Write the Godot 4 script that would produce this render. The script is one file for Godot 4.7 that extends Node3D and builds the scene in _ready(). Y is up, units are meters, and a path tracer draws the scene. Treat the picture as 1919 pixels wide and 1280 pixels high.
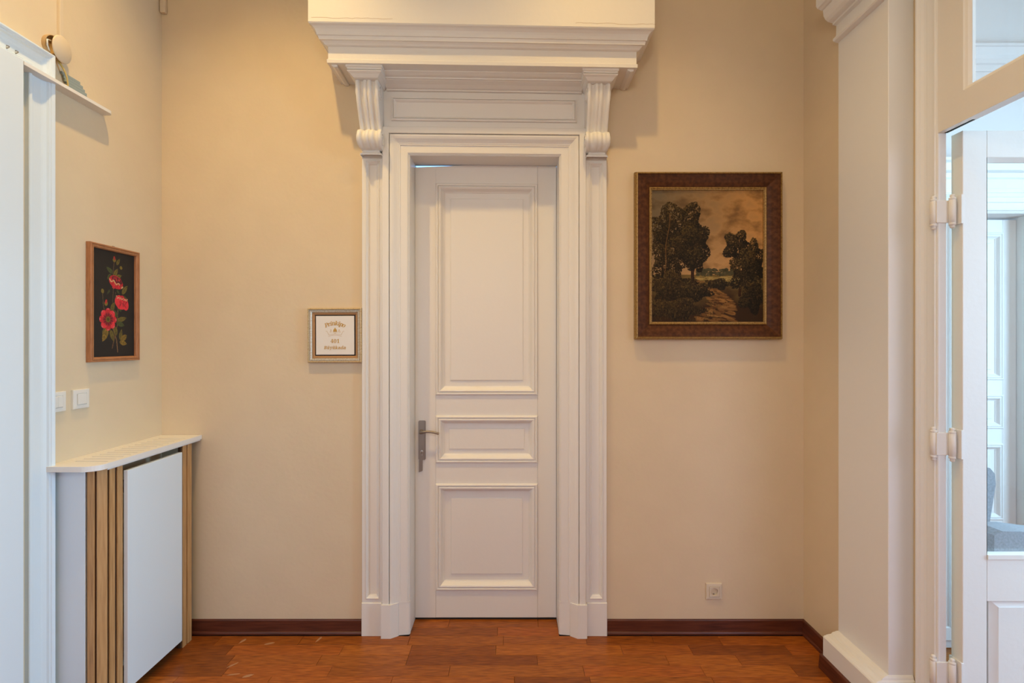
extends Node3D
# Hallway end wall with a tall panelled door. Metres, y up. Back wall plane z = 0, camera on +z looking along -z.
const H := 1.519          # camera height
const D := 2.6667         # camera to back wall
const XC := -0.143        # centre line of the main door
const HW := 0.387         # half width of the main door opening
const HEAD := 2.4815      # underside of the door head
const XL := -1.8236       # left wall
const XR := 1.518         # right wall
const CEIL := 4.2

var M := {}
var names := {}
var rng := RandomNumberGenerator.new()

# ------------------------------------------------------------------ mesh builder
class MB:
	var v := PackedVector3Array()
	var g := PackedInt32Array()
	var uv := PackedVector2Array()
	var sagging := false
	# the old door surround has settled a little towards the right, more so higher up
	static func settled(p: Vector3) -> Vector3:
		var k := 0.0
		if p.y > 2.6: k = lerpf(0.0105, 0.0195, clampf((p.y - 2.6) / 0.4, 0, 1))
		elif p.y > 1.3: k = lerpf(0.0, 0.0105, (p.y - 1.3) / 1.3)
		return Vector3(p.x, p.y - k * (p.x - XC), p.z)
	func tri(a: Vector3, b: Vector3, c: Vector3, out: Vector3, grp := -1, ua := Vector2.ZERO, ub := Vector2.ZERO, uc := Vector2.ZERO) -> void:
		if (b - a).cross(c - a).dot(out) > 0.0:
			v.append_array([a, c, b]); uv.append_array([ua, uc, ub])
		else:
			v.append_array([a, b, c]); uv.append_array([ua, ub, uc])
		g.append_array([grp, grp, grp])
	func quad(a: Vector3, b: Vector3, c: Vector3, d: Vector3, out: Vector3, grp := -1) -> void:
		tri(a, b, c, out, grp); tri(a, c, d, out, grp)
	func quad_uv(a: Vector3, b: Vector3, c: Vector3, d: Vector3, out: Vector3, ua: Vector2, ub: Vector2, uc: Vector2, ud: Vector2) -> void:
		tri(a, b, c, out, -1, ua, ub, uc); tri(a, c, d, out, -1, ua, uc, ud)
	func box(lo: Vector3, hi: Vector3, T := Transform3D.IDENTITY) -> void:
		cbox(lo, hi, 0.0, T)
	# a box with chamfered edges
	func cbox(lo: Vector3, hi: Vector3, c := 0.003, T := Transform3D.IDENTITY) -> void:
		var ce := (lo + hi) / 2.0
		var h := (hi - lo) / 2.0
		c = minf(c, minf(h.x, minf(h.y, h.z)) * 0.9)
		var P := func(sx: int, sy: int, sz: int, ax: int) -> Vector3:
			var e := Vector3(h.x - c, h.y - c, h.z - c)
			e[ax] = h[ax]
			return T * (ce + Vector3(sx * e.x, sy * e.y, sz * e.z))
		for s in [-1, 1]:
			quad(P.call(s, -1, -1, 0), P.call(s, 1, -1, 0), P.call(s, 1, 1, 0), P.call(s, -1, 1, 0), T.basis.x * s)
			quad(P.call(-1, s, -1, 1), P.call(1, s, -1, 1), P.call(1, s, 1, 1), P.call(-1, s, 1, 1), T.basis.y * s)
			quad(P.call(-1, -1, s, 2), P.call(1, -1, s, 2), P.call(1, 1, s, 2), P.call(-1, 1, s, 2), T.basis.z * s)
		if c <= 0.0:
			return
		for s in [-1, 1]:
			for t in [-1, 1]:
				quad(P.call(s, t, -1, 0), P.call(s, t, 1, 0), P.call(s, t, 1, 1), P.call(s, t, -1, 1), T.basis * Vector3(s, t, 0))
				quad(P.call(s, -1, t, 0), P.call(s, 1, t, 0), P.call(s, 1, t, 2), P.call(s, -1, t, 2), T.basis * Vector3(s, 0, t))
				quad(P.call(-1, s, t, 1), P.call(1, s, t, 1), P.call(1, s, t, 2), P.call(-1, s, t, 2), T.basis * Vector3(0, s, t))
				for u in [-1, 1]:
					tri(P.call(s, t, u, 0), P.call(s, t, u, 1), P.call(s, t, u, 2), T.basis * Vector3(s, t, u))
	# mitred rectangular rings: profile of (inset, height); local x right, y up, z out
	func ring(T: Transform3D, x0: float, y0: float, x1: float, y1: float, prof: Array, fill := true) -> void:
		for i in prof.size() - 1:
			var a: Vector2 = prof[i]
			var b: Vector2 = prof[i + 1]
			var di := b.x - a.x
			var dz := b.y - a.y
			var pa := [Vector3(x0 + a.x, y0 + a.x, a.y), Vector3(x1 - a.x, y0 + a.x, a.y), Vector3(x1 - a.x, y1 - a.x, a.y), Vector3(x0 + a.x, y1 - a.x, a.y)]
			var pb := [Vector3(x0 + b.x, y0 + b.x, b.y), Vector3(x1 - b.x, y0 + b.x, b.y), Vector3(x1 - b.x, y1 - b.x, b.y), Vector3(x0 + b.x, y1 - b.x, b.y)]
			var outs := [Vector3(0, -dz, di), Vector3(dz, 0, di), Vector3(0, dz, di), Vector3(-dz, 0, di)]
			for k in 4:
				var n: int = (k + 1) % 4
				quad(T * pa[k], T * pa[n], T * pb[n], T * pb[k], T.basis * outs[k])
		if fill:
			var e: Vector2 = prof[-1]
			quad(T * Vector3(x0 + e.x, y0 + e.x, e.y), T * Vector3(x1 - e.x, y0 + e.x, e.y), T * Vector3(x1 - e.x, y1 - e.x, e.y), T * Vector3(x0 + e.x, y1 - e.x, e.y), T.basis.z)
	# a closed outline in local x, y drawn out along local z
	func extr(T: Transform3D, poly: PackedVector2Array, s0: float, s1: float, grp := -1) -> void:
		if Geometry2D.is_polygon_clockwise(poly):
			poly = poly.duplicate(); poly.reverse()
		var n := poly.size()
		for i in n:
			var a := poly[i]
			var b := poly[(i + 1) % n]
			var o := Vector3(b.y - a.y, a.x - b.x, 0)
			quad(T * Vector3(a.x, a.y, s0), T * Vector3(b.x, b.y, s0), T * Vector3(b.x, b.y, s1), T * Vector3(a.x, a.y, s1), T.basis * o, grp)
		var ix := Geometry2D.triangulate_polygon(poly)
		for i in range(0, ix.size(), 3):
			for s in [s0, s1]:
				var q := []
				for k in 3:
					q.append(T * Vector3(poly[ix[i + k]].x, poly[ix[i + k]].y, s))
				tri(q[0], q[1], q[2], T.basis.z * (1.0 if s == maxf(s0, s1) else -1.0))
	# a casing round three sides of an opening: profile of (outward, height), mitred at the head
	func arch(T: Transform3D, xc: float, hw: float, y0: float, yt: float, prof: Array, left := true, head := true, right := true) -> void:
		for i in prof.size() - 1:
			var a: Vector2 = prof[i]
			var b: Vector2 = prof[i + 1]
			var du := b.x - a.x
			var dz := b.y - a.y
			var la := xc - hw - a.x
			var lb := xc - hw - b.x
			var ra := xc + hw + a.x
			var rb := xc + hw + b.x
			if left:
				quad(T * Vector3(la, y0, a.y), T * Vector3(la, yt + a.x, a.y), T * Vector3(lb, yt + b.x, b.y), T * Vector3(lb, y0, b.y), T.basis * Vector3(dz, 0, du))
			if right:
				quad(T * Vector3(ra, y0, a.y), T * Vector3(ra, yt + a.x, a.y), T * Vector3(rb, yt + b.x, b.y), T * Vector3(rb, y0, b.y), T.basis * Vector3(-dz, 0, du))
			if head:
				quad(T * Vector3(la, yt + a.x, a.y), T * Vector3(ra, yt + a.x, a.y), T * Vector3(rb, yt + b.x, b.y), T * Vector3(lb, yt + b.x, b.y), T.basis * Vector3(0, -dz, du))
	# (radius, height) turned round local y
	func lathe(T: Transform3D, prof: Array, segs := 16, grp := 1) -> void:
		for i in prof.size() - 1:
			var a: Vector2 = prof[i]
			var b: Vector2 = prof[i + 1]
			for k in segs:
				var t0 := TAU * k / segs
				var t1 := TAU * (k + 1) / segs
				var tm := (t0 + t1) / 2.0
				var o := Vector3(cos(tm) * (b.y - a.y), -(b.x - a.x), sin(tm) * (b.y - a.y))
				var p := func(c: Vector2, t: float) -> Vector3: return T * Vector3(c.x * cos(t), c.y, c.x * sin(t))
				quad(p.call(a, t0), p.call(a, t1), p.call(b, t1), p.call(b, t0), T.basis * o, grp)
	func tube(pts: Array, r: float, segs := 8) -> void:
		var rings := []
		for i in pts.size():
			var t: Vector3 = (pts[mini(i + 1, pts.size() - 1)] - pts[maxi(i - 1, 0)]).normalized()
			var u := t.cross(Vector3(0.31, 0.2, 0.93)).normalized()
			var w := t.cross(u)
			var row := []
			for k in segs:
				row.append(pts[i] + (u * cos(TAU * k / segs) + w * sin(TAU * k / segs)) * r)
			rings.append(row)
		for i in pts.size() - 1:
			for k in segs:
				var n: int = (k + 1) % segs
				var c: Vector3 = (pts[i] + pts[i + 1]) / 2.0
				quad(rings[i][k], rings[i][n], rings[i + 1][n], rings[i + 1][k], (rings[i][k] + rings[i][n] + rings[i + 1][k]) / 3.0 - c, 1)
		for e in [0, pts.size() - 1]:
			for k in segs:
				tri(pts[e], rings[e][k], rings[e][(k + 1) % segs], (pts[e] - pts[1 if e == 0 else e - 1]))
	func mesh(shift: Vector3) -> ArrayMesh:
		var st := SurfaceTool.new()
		st.begin(Mesh.PRIMITIVE_TRIANGLES)
		for i in v.size():
			st.set_smooth_group(g[i])
			st.set_uv(uv[i])
			st.add_vertex((settled(v[i]) if sagging else v[i]) - shift)
		st.generate_normals()
		return st.commit()

# ------------------------------------------------------------------ scene helpers
func numbered(n: String) -> String:
	var k: int = names.get(n, 0)
	names[n] = k + 1
	return n if k == 0 else "%s_%03d" % [n, k]

func tag(o: Node, label: String, category: String, group := "", kind := "") -> Node:
	o.set_meta("label", label); o.set_meta("category", category)
	if group: o.set_meta("group", group)
	if kind: o.set_meta("kind", kind)
	return o

func thing(called: String, label: String, category: String, at: Vector3, group := "", kind := "") -> Node3D:
	var o := Node3D.new()
	o.name = numbered(called)
	add_child(o)
	o.position = at
	tag(o, label, category, group, kind)
	return o

func origin_of(p: Node) -> Vector3:
	var s := Vector3.ZERO
	while p is Node3D and p != self:
		s += p.position
		p = p.get_parent()
	return s

# a part: a mesh given in world coordinates, put under its thing
func part(p: Node, called: String, mb: MB, mat: Material) -> MeshInstance3D:
	var o := MeshInstance3D.new()
	o.name = called
	o.mesh = mb.mesh(origin_of(p))
	o.material_override = mat
	p.add_child(o, true)
	return o

# a top-level object of one mesh, its origin at the middle of its base
func solo(called: String, mb: MB, mat: Material, label: String, category: String, group := "", kind := "") -> MeshInstance3D:
	var lo := mb.v[0]
	var hi := mb.v[0]
	for q in mb.v:
		lo = lo.min(q); hi = hi.max(q)
	var at := Vector3((lo.x + hi.x) / 2, lo.y, (lo.z + hi.z) / 2)
	var o := MeshInstance3D.new()
	o.name = numbered(called)
	o.mesh = mb.mesh(at)
	o.material_override = mat
	o.position = at
	add_child(o)
	tag(o, label, category, group, kind)
	return o

func zd(d: float) -> float: return D - d

func sagged() -> MB:
	var m := MB.new()
	m.sagging = true
	return m

# ------------------------------------------------------------------ materials
func lin(r: float, g: float, b: float) -> Color: return Color(r, g, b).linear_to_srgb()

func noise_tex(freq: float, octaves: int, sd: int, normal := false, bump := 4.0, size := 512) -> NoiseTexture2D:
	var n := FastNoiseLite.new()
	n.seed = sd; n.frequency = freq; n.fractal_octaves = octaves
	n.noise_type = FastNoiseLite.TYPE_SIMPLEX_SMOOTH
	var t := NoiseTexture2D.new()
	t.width = size; t.height = size; t.seamless = true; t.noise = n
	t.as_normal_map = normal
	t.bump_strength = bump
	return t

func ramp_tex(freq: float, octaves: int, sd: int, cols: Array, size := 512) -> NoiseTexture2D:
	var t := noise_tex(freq, octaves, sd, false, 4.0, size)
	var g := Gradient.new()
	g.offsets = PackedFloat32Array(range(cols.size()).map(func(i): return float(i) / (cols.size() - 1)))
	g.colors = PackedColorArray(cols)
	t.color_ramp = g
	return t

func mat(c: Color, rough: float, metal := 0.0) -> StandardMaterial3D:
	var m := StandardMaterial3D.new()
	m.albedo_color = c; m.roughness = rough; m.metallic = metal
	return m

func tri_tex(m: StandardMaterial3D, scale: Vector3, off := Vector3.ZERO, world := true) -> void:
	m.uv1_triplanar = true; m.uv1_world_triplanar = world
	m.uv1_scale = scale; m.uv1_offset = off
	m.uv1_triplanar_sharpness = 8.0

func make_materials() -> void:
	var brush := noise_tex(0.02, 4, 7, true, 3.0)
	M.white = mat(lin(0.79, 0.77, 0.735), 0.42)
	M.white.normal_enabled = true; M.white.normal_texture = brush; M.white.normal_scale = 0.12
	tri_tex(M.white, Vector3(3, 3, 3))
	M.right_white = mat(lin(0.82, 0.83, 0.835), 0.42)
	M.daylit_white = mat(lin(0.715, 0.79, 0.845), 0.45)  # white paint with the blue daylight cast put into its colour
	M.wall = mat(Color.WHITE, 0.72)
	M.wall.albedo_texture = ramp_tex(0.006, 3, 11, [lin(0.685, 0.56, 0.39), lin(0.71, 0.585, 0.41)])
	M.wall.normal_enabled = true; M.wall.normal_texture = noise_tex(0.05, 4, 21, true, 3.0); M.wall.normal_scale = 0.07
	tri_tex(M.wall, Vector3(1.1, 1.1, 1.1))
	M.ceiling = mat(lin(0.78, 0.75, 0.70), 0.8)
	M.room_white = mat(lin(0.72, 0.68, 0.64), 0.6)
	M.room_wall = mat(lin(0.60, 0.535, 0.51), 0.75)
	M.plastic = mat(lin(0.74, 0.73, 0.69), 0.3)
	M.socket = mat(lin(0.66, 0.58, 0.46), 0.35)
	M.dark = mat(lin(0.03, 0.022, 0.015), 0.7)
	M.black = mat(lin(0.008, 0.008, 0.009), 0.6)
	M.nickel = mat(lin(0.30, 0.26, 0.22), 0.42, 0.75)
	M.steel = mat(lin(0.55, 0.53, 0.5), 0.3, 0.9)
	M.grain = ramp_tex(0.012, 5, 31, [lin(0.15, 0.036, 0.005), lin(0.33, 0.092, 0.013), lin(0.47, 0.150, 0.026)], 1024)
	M.planks = []
	for i in 7:
		var m := mat(Color.WHITE, 0.36)
		m.albedo_texture = M.grain
		var t: float = [0.86, 1.06, 0.95, 0.66, 1.12, 0.76, 1.0][i]
		m.albedo_color = lin(t, t * [1.0, 0.96, 1.04, 0.95, 1.07, 0.98, 1.0][i], t * 0.95)
		m.clearcoat_enabled = true; m.clearcoat = 0.1; m.clearcoat_roughness = 0.3; m.metallic_specular = 0.35
		tri_tex(m, Vector3(0.75, 11, 11), Vector3(0.37 * i, 0.21 * i, 0.43 * i))
		M.planks.append(m)
	M.mahogany = mat(Color.WHITE, 0.38)
	M.mahogany.albedo_texture = ramp_tex(0.012, 5, 41, [lin(0.055, 0.014, 0.007), lin(0.10, 0.026, 0.013), lin(0.135, 0.038, 0.018)])
	tri_tex(M.mahogany, Vector3(0.7, 9, 0.7))
	M.slat = mat(Color.WHITE, 0.5)
	M.slat.albedo_texture = ramp_tex(0.014, 4, 51, [lin(0.36, 0.185, 0.070), lin(0.50, 0.275, 0.108), lin(0.58, 0.345, 0.15)])
	tri_tex(M.slat, Vector3(14, 0.7, 14))
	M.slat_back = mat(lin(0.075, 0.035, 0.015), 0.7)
	M.oak = mat(Color.WHITE, 0.42)
	M.oak.albedo_texture = ramp_tex(0.014, 4, 61, [lin(0.30, 0.12, 0.048), lin(0.40, 0.17, 0.07), lin(0.46, 0.21, 0.09)])
	tri_tex(M.oak, Vector3(8, 2, 8))
	M.walnut = mat(Color.WHITE, 0.45)
	M.walnut.albedo_texture = ramp_tex(0.016, 5, 71, [lin(0.045, 0.015, 0.005), lin(0.085, 0.029, 0.009), lin(0.13, 0.048, 0.015)])
	M.walnut.metallic_specular = 0.3
	tri_tex(M.walnut, Vector3(4, 4, 4))
	M.gilt = mat(Color.WHITE, 0.42, 0.35)
	M.gilt.albedo_texture = ramp_tex(0.03, 4, 81, [lin(0.16, 0.085, 0.02), lin(0.33, 0.20, 0.06), lin(0.45, 0.29, 0.10)])
	tri_tex(M.gilt, Vector3(6, 6, 6))
	M.champagne = mat(Color.WHITE, 0.36, 0.35)
	M.champagne.albedo_texture = ramp_tex(0.02, 4, 91, [lin(0.40, 0.25, 0.10), lin(0.60, 0.45, 0.24), lin(0.68, 0.56, 0.36)])
	tri_tex(M.champagne, Vector3(9, 9, 9))
	M.silver = mat(Color.WHITE, 0.36, 0.3)
	M.silver.albedo_texture = ramp_tex(0.02, 5, 95, [lin(0.40, 0.30, 0.16), lin(0.52, 0.47, 0.38), lin(0.62, 0.58, 0.50)])
	tri_tex(M.silver, Vector3(9, 9, 9))
	M.copper = mat(lin(0.45, 0.25, 0.11), 0.4, 0.35)
	M.plaque = mat(lin(0.78, 0.75, 0.70), 0.35)
	M.gold_print = mat(lin(0.52, 0.30, 0.045), 0.4, 0.1)
	M.glass = mat(Color(1, 1, 1, 0.04), 0.02)
	M.glass.transparency = BaseMaterial3D.TRANSPARENCY_ALPHA
	M.cloth = mat(Color.WHITE, 0.85)
	M.cloth.albedo_texture = ramp_tex(0.05, 5, 101, [lin(0.13, 0.145, 0.16), lin(0.19, 0.21, 0.23), lin(0.25, 0.27, 0.295)])
	M.cloth.rim_enabled = true; M.cloth.rim = 0.4
	tri_tex(M.cloth, Vector3(2.5, 2.5, 2.5))
	M.tan = mat(lin(0.45, 0.30, 0.15), 0.7)
	M.cream = mat(lin(0.70, 0.58, 0.42), 0.5)
	M.grey = mat(lin(0.27, 0.33, 0.34), 0.5)
	M.yellow = mat(lin(0.62, 0.46, 0.14), 0.4)
	M.scuff = mat(lin(0.42, 0.22, 0.11), 0.6)
	M.dirt = mat(lin(0.05, 0.035, 0.025), 0.8)
	M.stone = mat(lin(0.5, 0.5, 0.48), 0.8)

func _ready() -> void:
	rng.seed = 20240
	# ---------------- camera
	var cam := Camera3D.new()
	cam.name = "camera"
	cam.fov = rad_to_deg(2.0 * atan(640.0 / 960.0))
	cam.position = Vector3(0, H, D)
	cam.near = 0.05; cam.far = 200
	add_child(cam); cam.current = true
	# ---------------- sky, exposure
	var env := Environment.new()
	var sm := ProceduralSkyMaterial.new()
	sm.sky_top_color = lin(0.117, 0.358, 0.828); sm.sky_horizon_color = lin(0.42, 0.68, 1.0)
	sm.ground_bottom_color = lin(0.095, 0.16, 0.2); sm.ground_horizon_color = lin(0.23, 0.43, 0.6)
	var sky := Sky.new()
	sky.sky_material = sm
	env.background_mode = Environment.BG_SKY
	env.sky = sky
	env.background_energy_multiplier = 3.6
	env.tonemap_mode = Environment.TONE_MAPPER_LINEAR
	env.tonemap_exposure = 1.0
	env.sdfgi_enabled = true; env.ssao_enabled = true; env.ssil_enabled = true
	var we := WorldEnvironment.new()
	we.name = "environment"
	we.environment = env
	add_child(we)
	# ---------------- side-room daylight and two added warm fill lights, all out of view
	area("hall_warm_fill", Vector3(-0.9, 2.1, 4.9), Vector3(0.3, 1.4, 0), Vector2(1.7, 2.1), lin(1.0, 0.67, 0.42), 2.2)  # added warm fill standing in the rear opening, not daylight
	area("side_room_window_light", Vector3(5.1, 1.9, 1.4), Vector3(-1.0, 1.45, 0.95), Vector2(1.9, 2.0), lin(0.40, 0.73, 1.0), 29.0)
	area("side_room_warm_fill", Vector3(3.4, 2.0, 4.1), Vector3(2.6, 1.4, 0), Vector2(1.8, 2.1), lin(1.0, 0.62, 0.42), 2.4)  # added warm fill that reddens the side room, no real window light
	make_materials()

	build_shell()
	build_floor()
	build_main_door()
	build_surround()
	build_right_side()
	build_left_side()
	build_side_room()
	build_radiator_cover()
	build_landscape_picture()
	build_embroidery()
	build_sign()
	build_electrics()
	build_lamps()

func area(called: String, at: Vector3, to: Vector3, size: Vector2, c: Color, e: float) -> void:
	var l := AreaLight3D.new()
	l.name = called
	l.area_size = size
	l.light_color = c; l.light_energy = e
	l.shadow_enabled = true
	add_child(l)
	l.look_at_from_position(at, to)

# ------------------------------------------------------------------ room shell
func wall_with_hole(m: MB, lo: Vector3, hi: Vector3, ax: int, a0: float, a1: float, y0: float, y1: float) -> void:
	# a thick wall with one opening; ax is the axis along it
	var p := hi; p[ax] = a0
	m.box(lo, p)
	var q := lo; q[ax] = a1
	m.box(q, hi)
	var r := lo; r[ax] = a0; r.y = y1
	var s := hi; s[ax] = a1
	m.box(r, s)
	if y0 > lo.y:
		r.y = lo.y; s.y = y0
		m.box(r, s)

func build_shell() -> void:
	var m := MB.new()
	wall_with_hole(m, Vector3(XL - 0.2, 0, -0.2), Vector3(XR + 0.132, CEIL, 0), 0, XC - HW - 0.02, XC + HW + 0.02, 0, HEAD + 0.02)
	solo("wall_back", m, M.wall, "warm beige painted end wall around the tall panelled door", "wall", "", "structure")
	m = MB.new()
	m.box(Vector3(XL - 0.2, 0, 0), Vector3(XL, CEIL, 5.2))
	solo("wall_left", m, M.wall, "cream wall on the left carrying the embroidery and radiator cover", "wall", "", "structure")
	m = MB.new()
	m.box(Vector3(XR, 0, -0.2), Vector3(1.65, CEIL, zd(2.376)))
	solo("wall_right", m, M.wall, "narrow beige strip of wall right of the landscape picture", "wall", "", "structure")
	m = MB.new()
	m.box(Vector3(1.614, 0, zd(2.059)), Vector3(1.637, CEIL, 0.735))
	m.box(Vector3(1.614, 3.35, 0.735), Vector3(1.75, CEIL, 2.0))
	m.box(Vector3(1.614, 0, 2.0), Vector3(1.75, CEIL, 5.2))
	solo("wall_right", m, M.wall, "wall in line with the glazed door opening on the right", "wall", "", "structure")
	m = MB.new()
	wall_with_hole(m, Vector3(XL - 0.2, 0, 5.0), Vector3(1.75, CEIL, 5.2), 0, -1.75, -0.05, 0.95, 3.25)
	solo("wall_front", m, M.wall, "wall behind the viewer with an added window opening", "wall", "", "structure")
	m = MB.new()
	m.box(Vector3(XL - 0.2, CEIL, -3.2), Vector3(5.4, CEIL + 0.2, 5.2))
	solo("ceiling", m, M.ceiling, "high off-white ceiling over the hallway and rooms", "ceiling", "", "structure")
	# baseboards of the back wall: a plain board with a small bead at its foot
	var prof := PackedVector2Array([Vector2(0, 0.0), Vector2(0.018, 0.0), Vector2(0.018, 0.008), Vector2(0.015, 0.014), Vector2(0.012, 0.016), Vector2(0.012, 0.071), Vector2(0.009, 0.0755), Vector2(0, 0.0755)])
	var TX := Transform3D(Basis(Vector3(0, 0, 1), Vector3(0, 1, 0), Vector3(1, 0, 0)), Vector3.ZERO)   # local x -> z, y -> y, z -> x
	m = MB.new()
	m.extr(TX, prof, XL, XC - 0.636)
	solo("baseboard_back", m, M.mahogany, "dark red-brown baseboard between the radiator cover and the door surround", "baseboard", "", "structure")
	m = MB.new()
	m.extr(TX, prof, XC + 0.636, XR)
	solo("baseboard_back", m, M.mahogany, "dark red-brown baseboard under the wall socket", "baseboard", "", "structure")
	m = MB.new()
	var TZ := Transform3D(Basis(Vector3(-1, 0, 0), Vector3(0, 1, 0), Vector3(0, 0, 1)), Vector3(XR, 0, 0))
	m.extr(TZ, prof, 0.012, zd(2.376))
	solo("baseboard_right", m, M.mahogany, "short dark brown baseboard in the corner before the white pier", "baseboard", "", "structure")
	m = MB.new()
	m.extr(Transform3D(Basis(Vector3(-1, 0, 0), Vector3(0, 1, 0), Vector3(0, 0, 1)), Vector3(1.443, 0, 0)), PackedVector2Array([Vector2(-0.07, 0), Vector2(0.014, 0), Vector2(0.014, 0.012), Vector2(0.010, 0.06), Vector2(0.004, 0.066), Vector2(-0.07, 0.066)]), zd(2.376) - 0.012, zd(2.03))
	solo("baseboard_right", m, M.mahogany, "dark brown board along the floor under the white pier plinth", "baseboard", "", "structure")

func build_floor() -> void:
	var m := MB.new()
	m.box(Vector3(XL - 0.2, -0.2, -0.2), Vector3(1.75, -0.0125, 5.2))
	var fl := solo("floor", m, M.dirt, "orange-brown wooden strip floor of the hallway", "floor", "", "structure")
	var w := 0.08
	var lens := [0.34, 0.42, 0.48, 0.55, 0.62]
	var shared := {}
	var rest := MB.new()
	for row in 66:
		var z0 := -0.136 + w * row
		if z0 + w > 5.0: break
		var xa := XL
		var xb := XR
		if z0 < -0.01:
			xa = XC - HW; xb = XC + HW
		elif z0 > 0.6:
			xb = 1.66
		if z0 < -0.01 and z0 + w > 0.0: pass
		var x := xa - (0.0 if z0 < -0.01 else 0.0)
		var first := true
		while x < xb - 0.001:
			var L: float = lens[rng.randi() % 5]
			if first: L *= rng.randf_range(0.35, 1.0)
			L = minf(L, xb - x)
			if xb - x - L < 0.07: L = xb - x
			first = false
			var mi: int = rng.randi() % 7
			if z0 < 1.1:
				var o := MeshInstance3D.new()
				var key := "%.3f" % L
				if not shared.has(key):
					var pm := MB.new()
					pm.cbox(Vector3(0.0005, -0.012, 0.0005), Vector3(L - 0.0005, 0, w - 0.0005), 0.0011)
					shared[key] = pm.mesh(Vector3.ZERO)
				o.name = "plank"
				o.mesh = shared[key]
				o.material_override = M.planks[mi]
				o.position = Vector3(x, 0, z0) - fl.position
				fl.add_child(o, true)
			else:
				rest.cbox(Vector3(x + 0.0003, -0.012, z0 + 0.0003), Vector3(x + L - 0.0003, 0, z0 + w - 0.0003), 0.0007)
			x += L
	var r := part(fl, "planks", rest, M.planks[1])
	r.set_meta("kind", "stuff")
	# worn, pale scuffs in the varnish: thin chips of bare wood
	for s in [[-1.365, 0.068, 0.05, 0.016, 1.2], [-0.985, 0.055, 0.055, 0.014, 1.3], [-1.31, 0.26, 0.06, 0.011, 0.9], [-1.2, 0.34, 0.05, 0.02, 0.5], [-1.27, 0.33, 0.06, 0.01, 0.2], [-1.22, 0.09, 0.05, 0.013, 0.4]]:
		var q := MB.new()
		var n := 14
		var pts := PackedVector2Array()
		for k in n:
			var a := TAU * k / n
			var rr := rng.randf_range(0.7, 1.1)
			pts.append(Vector2(cos(a) * s[2] * 0.5 * rr, sin(a) * s[3] * 0.5 * rr).rotated(-s[4]) )
		q.extr(Transform3D(Basis(Vector3(1, 0, 0), Vector3(0, 0, 1), Vector3(0, 1, 0)), Vector3(s[0], 0, s[1])), pts, 0.0, 0.0006)
		part(fl, "scuff_mark", q, M.scuff)

# ------------------------------------------------------------------ the main door
# panel rectangles (left, bottom, right, top) as (x, y) measured on the door face
func door_leaf(root: Node3D, x0: float, x1: float, zf: float, mt: Material, droop: float) -> void:
	var ox0 := x0 + 0.114
	var ox1 := x1 - 0.105
	var I := Transform3D(Basis.IDENTITY, Vector3(0, 0, zf))
	var panels := [[0.163, 0.743, 0.083], [0.857, 1.114, 0.073], [1.227, 2.379, 0.080]]
	# stiles and rails
	var m := sagged()
	var top := 2.4805
	m.extr(Transform3D(Basis.IDENTITY, Vector3(0, 0, zf)), PackedVector2Array([Vector2(x0 + 0.001, 0.012), Vector2(ox0 - 0.0006, 0.012), Vector2(ox0 - 0.0006, top - droop * 0.62), Vector2(x0 + 0.001, top - droop)]), -0.042, 0.0)
	part(root, "stile", m, mt)
	m = sagged()
	m.cbox(Vector3(ox1 + 0.0006, 0.012, zf - 0.042), Vector3(x1 - 0.002, top, zf), 0.0012)
	part(root, "stile", m, mt)
	var ys := [0.012, 0.183, 0.723, 0.877, 1.094, 1.247, 2.359, top]
	for k in 4:
		m = sagged()
		if k == 3:
			m.extr(I, PackedVector2Array([Vector2(ox0, ys[6]), Vector2(ox1, ys[6]), Vector2(ox1, top), Vector2(ox0 + 0.17, top - 0.001), Vector2(ox0, top - droop * 0.62)]), -0.042, -0.0002)
		else:
			m.cbox(Vector3(ox0, ys[k * 2], zf - 0.042), Vector3(ox1, ys[k * 2 + 1], zf - 0.0002), 0.0006)
		part(root, "rail", m, mt)
	for p in panels:
		# bolection moulding: bead, quirk, then an ogee that slopes down into the panel
		m = sagged()
		m.ring(I, ox0, p[0], ox1, p[1], [Vector2(0, -0.01), Vector2(0, 0.006), Vector2(0.002, 0.009), Vector2(0.006, 0.0115), Vector2(0.011, 0.011), Vector2(0.0135, 0.007), Vector2(0.015, 0.005), Vector2(0.0165, 0.0095), Vector2(0.022, 0.0115), Vector2(0.028, 0.009), Vector2(0.034, 0.001), Vector2(0.039, -0.007), Vector2(0.044, -0.0115), Vector2(0.0465, -0.012), Vector2(0.048, -0.018)], false)
		part(root, "panel_moulding", m, mt)
		m = sagged()
		var i: float = p[2]
		m.ring(I, ox0 + 0.044, p[0] + 0.044, ox1 - 0.044, p[1] - 0.044, [Vector2(0, -0.03), Vector2(0, -0.016), Vector2(i - 0.047, -0.015), Vector2(i - 0.0445, -0.0105), Vector2(i - 0.042, -0.0095)], true)
		part(root, "panel", m, mt)

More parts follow.
